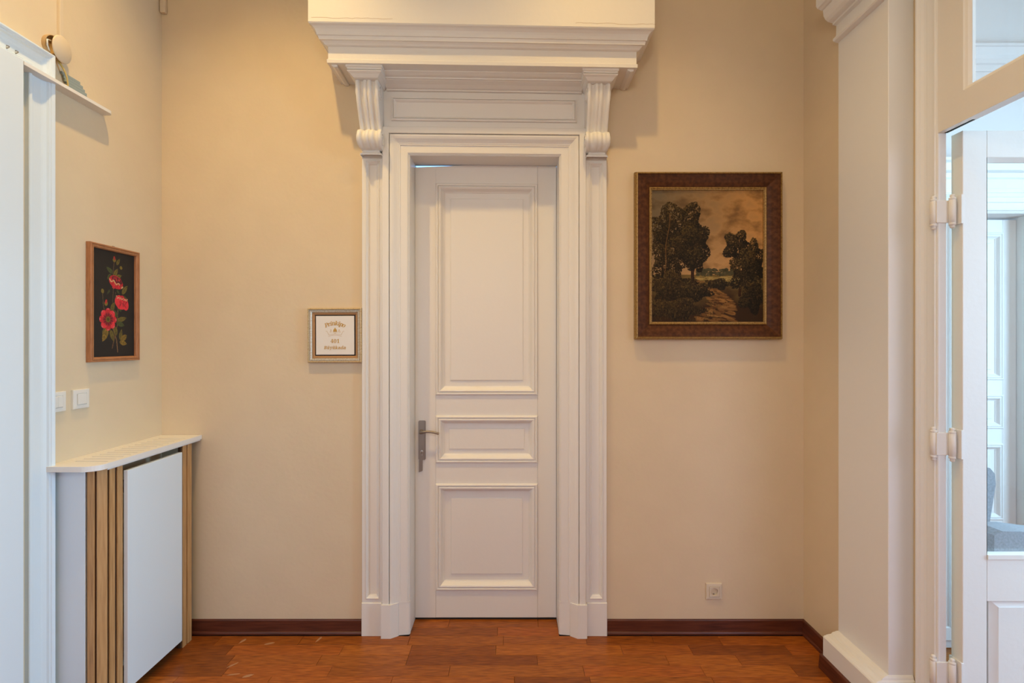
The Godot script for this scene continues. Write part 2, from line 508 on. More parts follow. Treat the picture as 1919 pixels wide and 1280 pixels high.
func build_main_door() -> void:
	var zf := -0.13
	var root := thing("door_1", "tall closed cream-white panelled door in the middle of the end wall", "door", Vector3(XC, 0, zf), "", "structure")
	door_leaf(root, XC - HW, XC + HW, zf, M.white, 0.0145)
	# handle plate, lever, cylinder and the old keep below it
	var hx := -0.4905
	var m := MB.new()
	var pl := PackedVector2Array()
	for c in [[1, 1, 0], [-1, 1, 90], [-1, -1, 180], [1, -1, 270]]:
		for k in 5:
			var a := deg_to_rad(c[2] + 22.5 * k)
			pl.append(Vector2(hx + c[0] * (0.0195 - 0.007) + 0.007 * cos(a), 0.981 + c[1] * (0.107 - 0.007) + 0.007 * sin(a)))
	m.extr(Transform3D(Basis.IDENTITY, Vector3(0, 0, zf)), pl, 0.0, 0.007)
	var pl2 := PackedVector2Array()
	for q in pl: pl2.append(Vector2(hx, 0.981) + (q - Vector2(hx, 0.981)) * Vector2(0.72, 0.95))
	m.extr(Transform3D(Basis.IDENTITY, Vector3(0, 0, zf)), pl2, 0.007, 0.0105)
	var plate := part(root, "handle_plate", m, M.nickel)
	m = MB.new()
	m.lathe(Transform3D(Basis(Vector3(1, 0, 0), Vector3(0, 0, 1), Vector3(0, -1, 0)), Vector3(hx - 0.001, 1.030, zf + 0.01)), [Vector2(0, 0), Vector2(0.012, 0), Vector2(0.012, 0.006), Vector2(0.0085, 0.01), Vector2(0.0085, 0.036), Vector2(0, 0.038)], 16)
	var lp := []
	for k in 13:
		var t := k / 12.0
		lp.append(Vector3(hx - 0.006 + 0.103 * t, 1.030 - 0.004 * t + 0.008 * sin(t * PI * 0.9) - 0.006 * t * t, zf + 0.042 + 0.006 * sin(t * PI)))
	m.tube(lp, 0.0062, 10)
	part(plate, "lever", m, M.nickel)
	m = MB.new()
	m.lathe(Transform3D(Basis(Vector3(1, 0, 0), Vector3(0, 0, 1), Vector3(0, -1, 0)) , Vector3(hx, 0.920, zf + 0.009)), [Vector2(0.0085, 0), Vector2(0.0085, 0.006), Vector2(0.007, 0.007), Vector2(0, 0.007)], 16)
	m.cbox(Vector3(hx - 0.005, 0.898, zf + 0.009), Vector3(hx + 0.005, 0.918, zf + 0.0145), 0.002)
	part(plate, "lock_cylinder", m, M.steel)
	m = MB.new()
	m.cbox(Vector3(hx - 0.0012, 0.906, zf + 0.0145), Vector3(hx + 0.0012, 0.924, zf + 0.0168), 0.0004)
	part(plate, "keyhole", m, M.black)
	m = MB.new()
	m.extr(Transform3D(Basis.IDENTITY, Vector3(0, 0, zf)), PackedVector2Array([Vector2(hx - 0.0165, 0.807), Vector2(hx + 0.002, 0.814), Vector2(hx + 0.003, 0.878), Vector2(hx - 0.0165, 0.886)]), 0.0, 0.009)
	part(root, "lower_plate", m, M.nickel)
	# dark board added under the door to stop light leaking through
	m = MB.new()
	m.box(Vector3(XC - HW, -0.012, -0.2), Vector3(XC + HW, 0.004, zf - 0.012))
	part(root, "gap_block", m, M.dark)
	# the jambs and head that line the opening
	m = sagged()
	for s in [-1, 1]:
		var xa = XC + s * HW
		m.quad(Vector3(xa, 0, 0.004), Vector3(xa, HEAD, 0.004), Vector3(xa, HEAD, -0.2), Vector3(xa, 0, -0.2), Vector3(-s, 0, 0))
		m.quad(Vector3(xa, 0, 0.0), Vector3(xa, HEAD, 0.0), Vector3(xa + s * 0.02, HEAD, 0.0), Vector3(xa + s * 0.02, 0, 0.0), Vector3(0, 0, 1))
	m.quad(Vector3(XC - HW, HEAD, 0.004), Vector3(XC + HW, HEAD, 0.004), Vector3(XC + HW, HEAD, -0.137), Vector3(XC - HW, HEAD, -0.137), Vector3(0, -1, 0))
	for s in [-1, 1]:   # door stops behind the leaf
		m.box(Vector3(XC + s * HW - 0.012, 0, -0.2), Vector3(XC + s * HW + 0.012, HEAD, -0.178))
	part(root, "jamb_lining", m, M.white)

# ------------------------------------------------------------------ door surround
func build_surround() -> void:
	var root := thing("trim_1", "ornate white door surround with pilasters, scroll brackets and deep cornice", "door surround", Vector3(XC, 0, 0), "", "structure")
	var I := Transform3D.IDENTITY
	var W: Material = M.white
	# architrave
	var ap := [Vector2(0.0, 0.002), Vector2(0.002, 0.005), Vector2(0.004, 0.005), Vector2(0.005, 0.009), Vector2(0.0085, 0.010), Vector2(0.010, 0.015), Vector2(0.013, 0.016), Vector2(0.047, 0.016), Vector2(0.0485, 0.020), Vector2(0.053, 0.020), Vector2(0.055, 0.022), Vector2(0.060, 0.0235), Vector2(0.068, 0.028), Vector2(0.078, 0.035), Vector2(0.088, 0.039), Vector2(0.096, 0.040), Vector2(0.0985, 0.037), Vector2(0.099, 0.026), Vector2(0.1015, 0.026), Vector2(0.1015, 0.041), Vector2(0.104, 0.043), Vector2(0.133, 0.043), Vector2(0.135, 0.041), Vector2(0.135, 0.0)]
	for k in 3:
		var m := sagged()
		m.arch(I, XC, HW, 0.168, HEAD, ap, k == 0, k == 1, k == 2)
		var a := part(root, "architrave", m, W)
		if k == 1: a.set_meta("label", "moulded head of the door casing")
	for s in [-1, 1]:
		# pilaster with its sunk panel
		var xi: float = XC + s * 0.5225
		var xo: float = XC + s * 0.632
		var m := sagged()
		m.ring(I, minf(xi, xo), 0.170, maxf(xi, xo), 2.466, [Vector2(0, 0), Vector2(0, 0.019), Vector2(0.001, 0.020), Vector2(0.018, 0.020), Vector2(0.0195, 0.023), Vector2(0.0225, 0.024), Vector2(0.025, 0.022), Vector2(0.026, 0.018), Vector2(0.028, 0.0165), Vector2(0.032, 0.014), Vector2(0.035, 0.009), Vector2(0.0365, 0.009), Vector2(0.0375, 0.006)], true)
		part(root, "pilaster", m, W)
		# plinth blocks
		m = MB.new()
		var po := []
		po = [Vector2(0.0, -0.008), Vector2(0.0, 0.006), Vector2(0.006, 0.012), Vector2(0.055, 0.0185), Vector2(0.058, 0.026), Vector2(0.088, 0.047), Vector2(0.093, 0.050), Vector2(0.141, 0.050), Vector2(0.141, 0.0)]
		var poly := PackedVector2Array()
		for q in po: poly.append(Vector2(XC + s * (HW - 0.001 + q.x), -q.y))
		m.extr(Transform3D(Basis(Vector3(1, 0, 0), Vector3(0, 0, -1), Vector3(0, 1, 0)), Vector3.ZERO), poly, 0.0, 0.171)
		part(root, "plinth_block", m, W)
		m = MB.new()
		var xa: float = XC + s * 0.528
		var xb: float = XC + s * 0.6345
		m.cbox(Vector3(minf(xa, xb), -0.004, -0.003), Vector3(maxf(xa, xb), 0.170, 0.0245), 0.003)
		part(root, "plinth_block", m, W)
		# scroll bracket
		part(root, "bracket", console(XC + s * 0.572), W)
		# bell-shaped foot of the bracket
		m = sagged()
		var cx: float = XC + s * 0.575
		m.ring(Transform3D(Basis(Vector3(1, 0, 0), Vector3(0, 0, 1), Vector3(0, -1, 0)), Vector3(0, 2.462, 0)), cx - 0.0535, -0.05, cx + 0.0535, 0.066, [Vector2(0, 0.0), Vector2(0, -0.008), Vector2(0.004, -0.0095), Vector2(0.008, -0.014), Vector2(0.0105, -0.02), Vector2(0.0115, -0.029)], true)
		part(root, "bracket_foot", m, W)
		# stepped cap on top of the bracket
		m = sagged()
		var T := Transform3D(Basis(Vector3(1, 0, 0), Vector3(0, 0, 1), Vector3(0, -1, 0)), Vector3(0, 2.846, 0))
		cx = XC + s * 0.572
		m.ring(T, cx - 0.088, -0.1, cx + 0.088, 0.196, [Vector2(0, -0.002), Vector2(0, 0.010), Vector2(0.004, 0.012), Vector2(0.006, 0.018), Vector2(0.012, 0.020), Vector2(0.012, 0.023), Vector2(0.004, 0.024), Vector2(0.006, 0.028), Vector2(0.016, 0.034), Vector2(0.028, 0.047), Vector2(0.034, 0.049)], true)
		part(root, "bracket_cap", m, W)
	# frieze board and its sunk panel
	var m := sagged()
	m.box(Vector3(XC - 0.632, 2.46, 0.0), Vector3(XC - 0.516, 2.846, 0.022))
	m.box(Vector3(XC + 0.516, 2.46, 0.0), Vector3(XC + 0.632, 2.846, 0.022))
	m.ring(I, XC - 0.517, 2.600, XC + 0.517, 2.846, [Vector2(0, 0), Vector2(0, 0.030)], true)
	part(root, "frieze", m, W)
	m = sagged()
	m.ring(I, XC - 0.476, 2.648, XC + 0.476, 2.768, [Vector2(0, 0.026), Vector2(0, 0.037), Vector2(0.002, 0.041), Vector2(0.008, 0.043), Vector2(0.010, 0.037), Vector2(0.0115, 0.036), Vector2(0.013, 0.042), Vector2(0.016, 0.041), Vector2(0.022, 0.034), Vector2(0.0235, 0.0305), Vector2(0.024, 0.0305)], true)
	part(root, "frieze_panel", m, W)
	# bed mouldings under the soffit
	var TX := Transform3D(Basis(Vector3(0, 0, 1), Vector3(0, 1, 0), Vector3(1, 0, 0)), Vector3.ZERO)
	m = sagged()
	m.extr(TX, PackedVector2Array([Vector2(0.0, 2.847), Vector2(0.150, 2.847), Vector2(0.150, 2.842), Vector2(0.143, 2.840), Vector2(0.128, 2.834), Vector2(0.112, 2.832), Vector2(0.112, 2.826), Vector2(0.104, 2.826), Vector2(0.098, 2.823), Vector2(0.075, 2.816), Vector2(0.055, 2.806), Vector2(0.045, 2.804), Vector2(0.045, 2.798), Vector2(0.0, 2.798)]), XC - 0.50, XC + 0.50)
	part(root, "bed_moulding", m, W)
	# cornice: corona, cyma and the deep plain box above
	var cp := [Vector2(0.0, 2.846), Vector2(0.001, 2.862), Vector2(-0.004, 2.866), Vector2(-0.004, 2.924), Vector2(0.004, 2.926), Vector2(0.008, 2.928), Vector2(0.012, 2.934), Vector2(0.020, 2.940), Vector2(0.028, 2.941), Vector2(0.030, 2.948), Vector2(0.032, 2.956), Vector2(0.037, 2.957), Vector2(0.037, 2.962), Vector2(0.039, 2.972), Vector2(0.044, 2.982), Vector2(0.053, 2.991), Vector2(0.063, 2.995), Vector2(0.065, 2.998)]
	m = sagged()
	canopy(m, cp)
	part(root, "cornice", m, W)
	m = sagged()
	canopy(m, [Vector2(0.062, 2.998), Vector2(0.065, 3.001), Vector2(0.065, 3.397), Vector2(0.062, 3.40)])
	part(root, "cornice_box", m, W)
	for s in [-1, 1]:
		m = sagged()
		var xe: float = XC + s * 0.717
		m.extr(Transform3D(Basis.IDENTITY, Vector3(xe, 2.847, 0)), PackedVector2Array([Vector2(-0.016, 0), Vector2(0.016, 0), Vector2(0.014, -0.010), Vector2(0.0, -0.013), Vector2(-0.012, -0.006)]), 0.004, 0.19)
		part(root, "drip_strip", m, W)
	# the crack in the plaster along the foot of the box
	m = sagged()
	for seg in [[-0.795, -0.42, 3.018], [0.44, 0.80, 3.016]]:
		var x: float = seg[0]
		var y: float = seg[2]
		while x < seg[1]:
			var nx := x + rng.randf_range(0.012, 0.03)
			var ny: float = seg[2] + rng.randf_range(-0.003, 0.003)
			m.quad(Vector3(XC + x, y, 0.2724), Vector3(XC + nx, ny, 0.2724), Vector3(XC + nx, ny + 0.0011, 0.2724), Vector3(XC + x, y + 0.0011, 0.2724), Vector3(0, 0, 1))
			x = nx; y = ny
	part(root, "crack", m, M.tan)

func canopy(m: MB, prof: Array) -> void:
	var half := 0.7455
	for i in prof.size() - 1:
		var a: Vector2 = prof[i]
		var b: Vector2 = prof[i + 1]
		var za := 0.207 + a.x
		var zb := 0.207 + b.x
		var dy := b.y - a.y
		var de := b.x - a.x
		m.quad(Vector3(XC - half - a.x, a.y, za), Vector3(XC + half + a.x, a.y, za), Vector3(XC + half + b.x, b.y, zb), Vector3(XC - half - b.x, b.y, zb), Vector3(0, -de, dy))
		for s in [-1, 1]:
			m.quad(Vector3(XC + s * (half + a.x), a.y, za), Vector3(XC + s * (half + a.x), a.y, 0), Vector3(XC + s * (half + b.x), b.y, 0), Vector3(XC + s * (half + b.x), b.y, zb), Vector3(s * dy, -de, 0))
	for e in [[prof[0], -1], [prof[-1], 1]]:
		var c: Vector2 = e[0]
		m.quad(Vector3(XC - half - c.x, c.y, 0), Vector3(XC + half + c.x, c.y, 0), Vector3(XC + half + c.x, c.y, 0.207 + c.x), Vector3(XC - half - c.x, c.y, 0.207 + c.x), Vector3(0, e[1], 0))

func console(cx: float) -> MB:
	var m := sagged()
	# (height, front, half width)
	var key := [[2.800, 0.148, 0.0555], [2.785, 0.152, 0.0555], [2.76, 0.152, 0.0553], [2.73, 0.146, 0.055], [2.70, 0.136, 0.0545], [2.67, 0.123, 0.054], [2.64, 0.109, 0.0535], [2.61, 0.095, 0.053], [2.592, 0.086, 0.053], [2.583, 0.083, 0.053], [2.580, 0.090, 0.058], [2.574, 0.101, 0.0595], [2.562, 0.111, 0.060], [2.546, 0.117, 0.060], [2.530, 0.117, 0.060], [2.514, 0.112, 0.0595], [2.502, 0.102, 0.0585], [2.494, 0.090, 0.056], [2.489, 0.074, 0.054], [2.488, 0.04, 0.052]]
	var n := 44
	var rows := []
	for k in key:
		var row := []
		for j in n + 1:
			var s := lerpf(-1, 1, float(j) / n)
			var a := absf(s)
			var dep := 0.0
			if a > 0.93: dep = 0.004 * (a - 0.93) / 0.07
			elif a > 0.76: dep = 0.0015 * absf(a - 0.845) / 0.085
			elif a > 0.29: dep = 0.0015 + 0.0145 * sin(PI * (a - 0.29) / 0.47)
			elif a > 0.07: dep = 0.0015 * absf(a - 0.18) / 0.11
			else: dep = 0.0015 + 0.0065 * (1.0 - a / 0.07)
			row.append(Vector3(cx + s * k[2], k[0], k[1] - dep))
		rows.append(row)
	for i in rows.size() - 1:
		var gsm := 2 if i < 9 else 3
		for j in n:
			m.quad(rows[i][j], rows[i][j + 1], rows[i + 1][j + 1], rows[i + 1][j], Vector3(0, rows[i + 1][j].z - rows[i][j].z, 0.02), gsm)
		for e in [0, n]:
			var a: Vector3 = rows[i][e]
			var b: Vector3 = rows[i + 1][e]
			m.quad(a, b, Vector3(b.x, b.y, 0), Vector3(a.x, a.y, 0), Vector3(-1 if e == 0 else 1, 0, 0))
	var l: Array = rows[-1]
	m.quad(l[0], l[n], Vector3(l[n].x, l[n].y, 0), Vector3(l[0].x, l[0].y, 0), Vector3(0, -1, 0))
	# carved volutes on both cheeks
	for s in [-1, 1]:
		for c in [[2.755, 0.105, 0.030], [2.535, 0.080, 0.026]]:
			for r in [1.0, 0.55]:
				var pts := []
				for k in 19:
					var t := TAU * k / 18.0
					pts.append(Vector3(cx + s * (0.056 if c[0] > 2.6 else 0.060), c[0] + sin(t) * c[2] * r, c[1] + cos(t) * c[2] * r))
				m.tube(pts, 0.004, 6)
	return m

# ------------------------------------------------------------------ the white pier, glazed door and transom on the right
func build_right_side() -> void:
	var W: Material = M.right_white
	var za := zd(2.376)
	var zb := zd(2.059)
	var root := thing("trim_2", "white painted pier with moulded plinth and cornice on the right wall", "pier", Vector3(1.58, 0, (za + zb) / 2), "", "structure")
	var m := MB.new()
	m.cbox(Vector3(1.513, 0.066, za), Vector3(1.655, CEIL, zb), 0.002)
	part(root, "shaft", m, W)
	# plinth: wraps the left face and the face towards the viewer
	m = MB.new()
	var pp := [Vector2(0.070, 0.066), Vector2(0.070, 0.150), Vector2(0.066, 0.155), Vector2(0.060, 0.156), Vector2(0.054, 0.160), Vector2(0.044, 0.162), Vector2(0.034, 0.163), Vector2(0.030, 0.168), Vector2(0.024, 0.172), Vector2(0.018, 0.173), Vector2(0.012, 0.176), Vector2(0.0, 0.178)]
	pier_wrap(m, pp, za, zb, 1.513, 1.61)
	part(root, "plinth", m, W)
	m = MB.new()
	var y0 := 2.903
	var cpf := [Vector2(0.0, 0.0), Vector2(0.008, 0.001), Vector2(0.022, 0.006), Vector2(0.026, 0.013), Vector2(0.024, 0.02), Vector2(0.012, 0.024), Vector2(0.010, 0.040), Vector2(0.009, 0.080), Vector2(0.026, 0.083), Vector2(0.026, 0.092), Vector2(0.036, 0.094), Vector2(0.048, 0.098), Vector2(0.060, 0.108), Vector2(0.068, 0.124), Vector2(0.071, 0.150), Vector2(0.080, 0.151), Vector2(0.088, 0.156), Vector2(0.097, 0.158), Vector2(0.103, 0.170), Vector2(0.103, 0.20), Vector2(0.0, 0.21)]
	var cq := []
	for q in cpf: cq.append(Vector2(q.x, q.y + y0))
	pier_wrap(m, cq, za, zb, 1.513, 1.61)
	part(root, "cornice", m, W)

	# casing of the opening, in the plane of the door wall
	var TR := Transform3D(Basis(Vector3(0, 0, 1), Vector3(0, 1, 0), Vector3(-1, 0, 0)), Vector3(1.614, 0, 0))   # local x -> z, out -> -x
	root = thing("trim_3", "white moulded casing framing the glazed door on the right", "door casing", Vector3(1.6, 0, 1.3675), "", "structure")
	var cp := [Vector2(0, -0.023), Vector2(0, 0.006), Vector2(0.003, 0.008), Vector2(0.008, 0.009), Vector2(0.0105, 0.013), Vector2(0.0145, 0.013), Vector2(0.017, 0.010), Vector2(0.048, 0.010), Vector2(0.052, 0.008), Vector2(0.062, 0.010), Vector2(0.070, 0.016), Vector2(0.073, 0.022), Vector2(0.078, 0.026), Vector2(0.084, 0.027), Vector2(0.088, 0.024), Vector2(0.090, 0.0)]
	for k in 3:
		m = MB.new()
		m.arch(TR, 1.3675, 0.6325, 0.0, 3.35, cp, k == 0, k == 1, k == 2)
		part(root, "casing", m, W)

	W = M.white
	# transom light above the door
	root = thing("window_1", "glazed transom light over the open door at upper right", "window", Vector3(1.625, 2.305, 1.3675), "", "structure")
	m = MB.new()
	var frame := [Vector2(0, -0.03), Vector2(0, 0.008), Vector2(0.1075, 0.008), Vector2(0.111, 0.004), Vector2(0.118, 0.000), Vector2(0.126, -0.009)]
	m.ring(TR, 0.735, 2.305, 2.0, 3.35, frame, false)
	m.box(Vector3(1.606, 2.305, 0.735), Vector3(1.640, 2.3052, 2.0))
	m.box(Vector3(1.629, 2.305, 0.735), Vector3(1.640, 2.425, 2.0))
	m.box(Vector3(1.629, 3.25, 0.735), Vector3(1.640, 3.35, 2.0))
	m.box(Vector3(1.629, 2.305, 0.735), Vector3(1.640, 3.35, 0.855))
	m.box(Vector3(1.629, 2.305, 1.88), Vector3(1.640, 3.35, 2.0))
	part(root, "frame", m, W)
	m = MB.new()
	m.box(Vector3(1.6235, 2.42, 0.85), Vector3(1.6275, 3.25, 1.885))
	part(root, "pane", m, M.glass)

	# the glazed leaf, standing open at a right angle into the next room
	var zf := zd(1.90)
	var x0 := 1.671
	var x1 := 2.29
	root = thing("door_2", "white half-glazed door standing open into the bright side room", "door", Vector3(x0, 0, zf - 0.025), "", "structure")
	var gx0 := 1.7625
	var gx1 := 2.195
	var gy0 := 0.716
	var gy1 := 2.202
	m = MB.new()
	m.cbox(Vector3(x0, 0.015, zf - 0.05), Vector3(gx0 - 0.0004, 2.302, zf), 0.002)
	var hinge_stile := part(root, "stile", m, W)
	m = MB.new()
	m.cbox(Vector3(gx1 + 0.0004, 0.015, zf - 0.05), Vector3(x1, 2.302, zf), 0.002)
	part(root, "stile", m, W)
	for r in [[0.015, 0.14], [0.555, gy0], [gy1, 2.302]]:
		m = MB.new()
		m.cbox(Vector3(gx0, r[0], zf - 0.05), Vector3(gx1, r[1], zf - 0.0004), 0.001)
		part(root, "rail", m, W)
	m = MB.new()
	var TF := Transform3D(Basis.IDENTITY, Vector3(0, 0, zf))
	m.ring(TF, gx0, gy0, gx1, gy1, [Vector2(0, 0), Vector2(0.002, -0.003), Vector2(0.012, -0.024), Vector2(0.012, -0.03), Vector2(0.0, -0.05)], false)
	m.box(Vector3(gx0, gy0 - 0.004, zf - 0.024), Vector3(gx1, gy0 + 0.012, zf + 0.004))
	part(root, "glazing_bead", m, W)
	m = MB.new()
	m.box(Vector3(gx0 + 0.006, gy0 + 0.006, zf - 0.029), Vector3(gx1 - 0.006, gy1 - 0.006, zf - 0.025))
	part(root, "pane", m, M.glass)
	m = MB.new()
	m.ring(TF, gx0 + 0.006, 0.13, gx1 - 0.006, 0.572, [Vector2(0, -0.03), Vector2(0, -0.001), Vector2(0.004, -0.010), Vector2(0.009, -0.010), Vector2(0.012, -0.014), Vector2(0.014, -0.019), Vector2(0.018, -0.020), Vector2(0.042, -0.010), Vector2(0.044, -0.008)], true)
	part(root, "panel", m, W)
	# double-action hinges: two barrels, a flange between and a plate wrapped round the leaf
	for y in [2.009, 1.134, 0.270]:
		m = MB.new()
		var k := 0.76
		var fin := [Vector2(0, -0.088), Vector2(0.006, -0.086), Vector2(0.009, -0.080), Vector2(0.007, -0.073), Vector2(0.0115, -0.070), Vector2(0.0115, -0.062), Vector2(0.010, -0.060), Vector2(0.0115, -0.058), Vector2(0.0115, 0.052), Vector2(0.010, 0.054), Vector2(0.0115, 0.056), Vector2(0.0115, 0.064), Vector2(0.006, 0.067), Vector2(0.009, 0.074), Vector2(0.006, 0.080), Vector2(0, 0.082)].map(func(q): return Vector2(q.x, q.y * k))
		m.lathe(Transform3D(Basis.IDENTITY, Vector3(1.598, y, 0.724)), fin, 14, 1)
		m.lathe(Transform3D(Basis.IDENTITY, Vector3(1.650, y, 0.747)), fin, 14, 1)
		m.cbox(Vector3(1.598, y - 0.043, 0.732), Vector3(1.652, y + 0.041, 0.740), 0.001)
		var h := part(root, "hinge", m, W)
		m = MB.new()
		m.cbox(Vector3(x0 - 0.006, y - 0.052, zf - 0.053), Vector3(x0 + 0.004, y + 0.056, zf + 0.002), 0.001)
		m.cbox(Vector3(1.650, y - 0.042, 0.742), Vector3(x0 - 0.001, y + 0.040, 0.748), 0.0005)
		part(h, "leaf_plate", m, W)

func pier_wrap(m: MB, prof: Array, za: float, zb: float, xf: float, xe: float) -> void:
	# moulding on the face towards the room (-x) and on the end towards the viewer (+z), mitred
	for i in prof.size() - 1:
		var a: Vector2 = prof[i]
		var b: Vector2 = prof[i + 1]
		var o := Vector3(-(b.y - a.y), -(b.x - a.x), 0)
		m.quad(Vector3(xf - a.x, a.y, za), Vector3(xf - a.x, a.y, zb + a.x * 0.25), Vector3(xf - b.x, b.y, zb + b.x * 0.25), Vector3(xf - b.x, b.y, za), o)
		m.quad(Vector3(xf - a.x, a.y, zb + a.x * 0.25), Vector3(xe, a.y, zb + a.x * 0.25), Vector3(xe, b.y, zb + b.x * 0.25), Vector3(xf - b.x, b.y, zb + b.x * 0.25), Vector3(0, -(b.x - a.x) * 0.25, b.y - a.y))
		# the end that looks at the back wall
		m.quad(Vector3(xf - a.x, a.y, za), Vector3(xf, a.y, za), Vector3(xf, b.y, za), Vector3(xf - b.x, b.y, za), Vector3(0, 0, -1))
	var p0: Vector2 = prof[0]
	m.quad(Vector3(xf - p0.x, p0.y, za), Vector3(xf, p0.y, za), Vector3(xf, p0.y, zb), Vector3(xf - p0.x, p0.y, zb), Vector3(0, -1, 0))

# ------------------------------------------------------------------ left wall: door, casing, shelf
func left_T() -> Transform3D:
	# local x = distance from the camera plane, y up, z out from the wall
	return Transform3D(Basis(Vector3(0, 0, -1), Vector3(0, 1, 0), Vector3(1, 0, 0)), Vector3(XL, 0, D))

func build_left_side() -> void:
	var T := left_T()
	var W: Material = M.white
	var root := thing("trim_4", "white moulded door casing at the left edge of the hall", "door casing", Vector3(XL, 0, 1.25), "", "structure")
	var cp := [Vector2(0, 0.0), Vector2(0, 0.016), Vector2(0.002, 0.019), Vector2(0.010, 0.020), Vector2(0.013, 0.017), Vector2(0.015, 0.012), Vector2(0.022, 0.0135), Vector2(0.024, 0.012), Vector2(0.052, 0.012), Vector2(0.060, 0.014), Vector2(0.070, 0.019), Vector2(0.074, 0.026), Vector2(0.078, 0.027), Vector2(0.080, 0.031), Vector2(0.087, 0.034), Vector2(0.092, 0.034), Vector2(0.094, 0.031), Vector2(0.094, 0.0)]
	for k in 3:
		var m := MB.new()
		m.arch(T, 1.416, 0.5, 0.0, 2.545, cp, k == 0, k == 1, k == 2)
		part(root, "casing", m, M.daylit_white)
	root = thing("door_3", "flat white door leaf at the far left edge, beside the moulded casing", "door", Vector3(XL, 0, 1.25), "", "structure")
	var m := MB.new()
	m.cbox(Vector3(-1.815, 0.01, zd(1.860)), Vector3(-1.772, 2.541, 1.72), 0.002)
	part(root, "leaf", m, M.daylit_white)
	for dd in [1.835, 1.868]:
		m = MB.new()
		var pts := []
		for k in 10:
			var t := k / 9.0
			pts.append(T * Vector3(dd, 2.580 - 0.011 * t, 0.013 + 0.010 * sin(t * PI)))
		m.tube(pts, 0.0018, 6)
		part(root, "hook", m, M.nickel)

	# narrow shelf with a rounded end
	m = MB.new()
	var pl := PackedVector2Array([Vector2(1.862, 0.0), Vector2(1.862, 0.050)])
	for k in 7:
		var a := PI / 2 * (1.0 - k / 6.0)
		pl.append(Vector2(2.284 - 0.025 + 0.025 * cos(a), 0.025 + 0.025 * sin(a)))
	pl.append(Vector2(2.284, 0.0))
	m.extr(Transform3D(Basis(Vector3(0, 0, -1), Vector3(1, 0, 0), Vector3(0, 1, 0)), Vector3(XL, 0, D)), pl, 2.526, 2.539)
	solo("shelf", m, M.white, "narrow white board shelf with rounded end above the embroidery", "shelf")

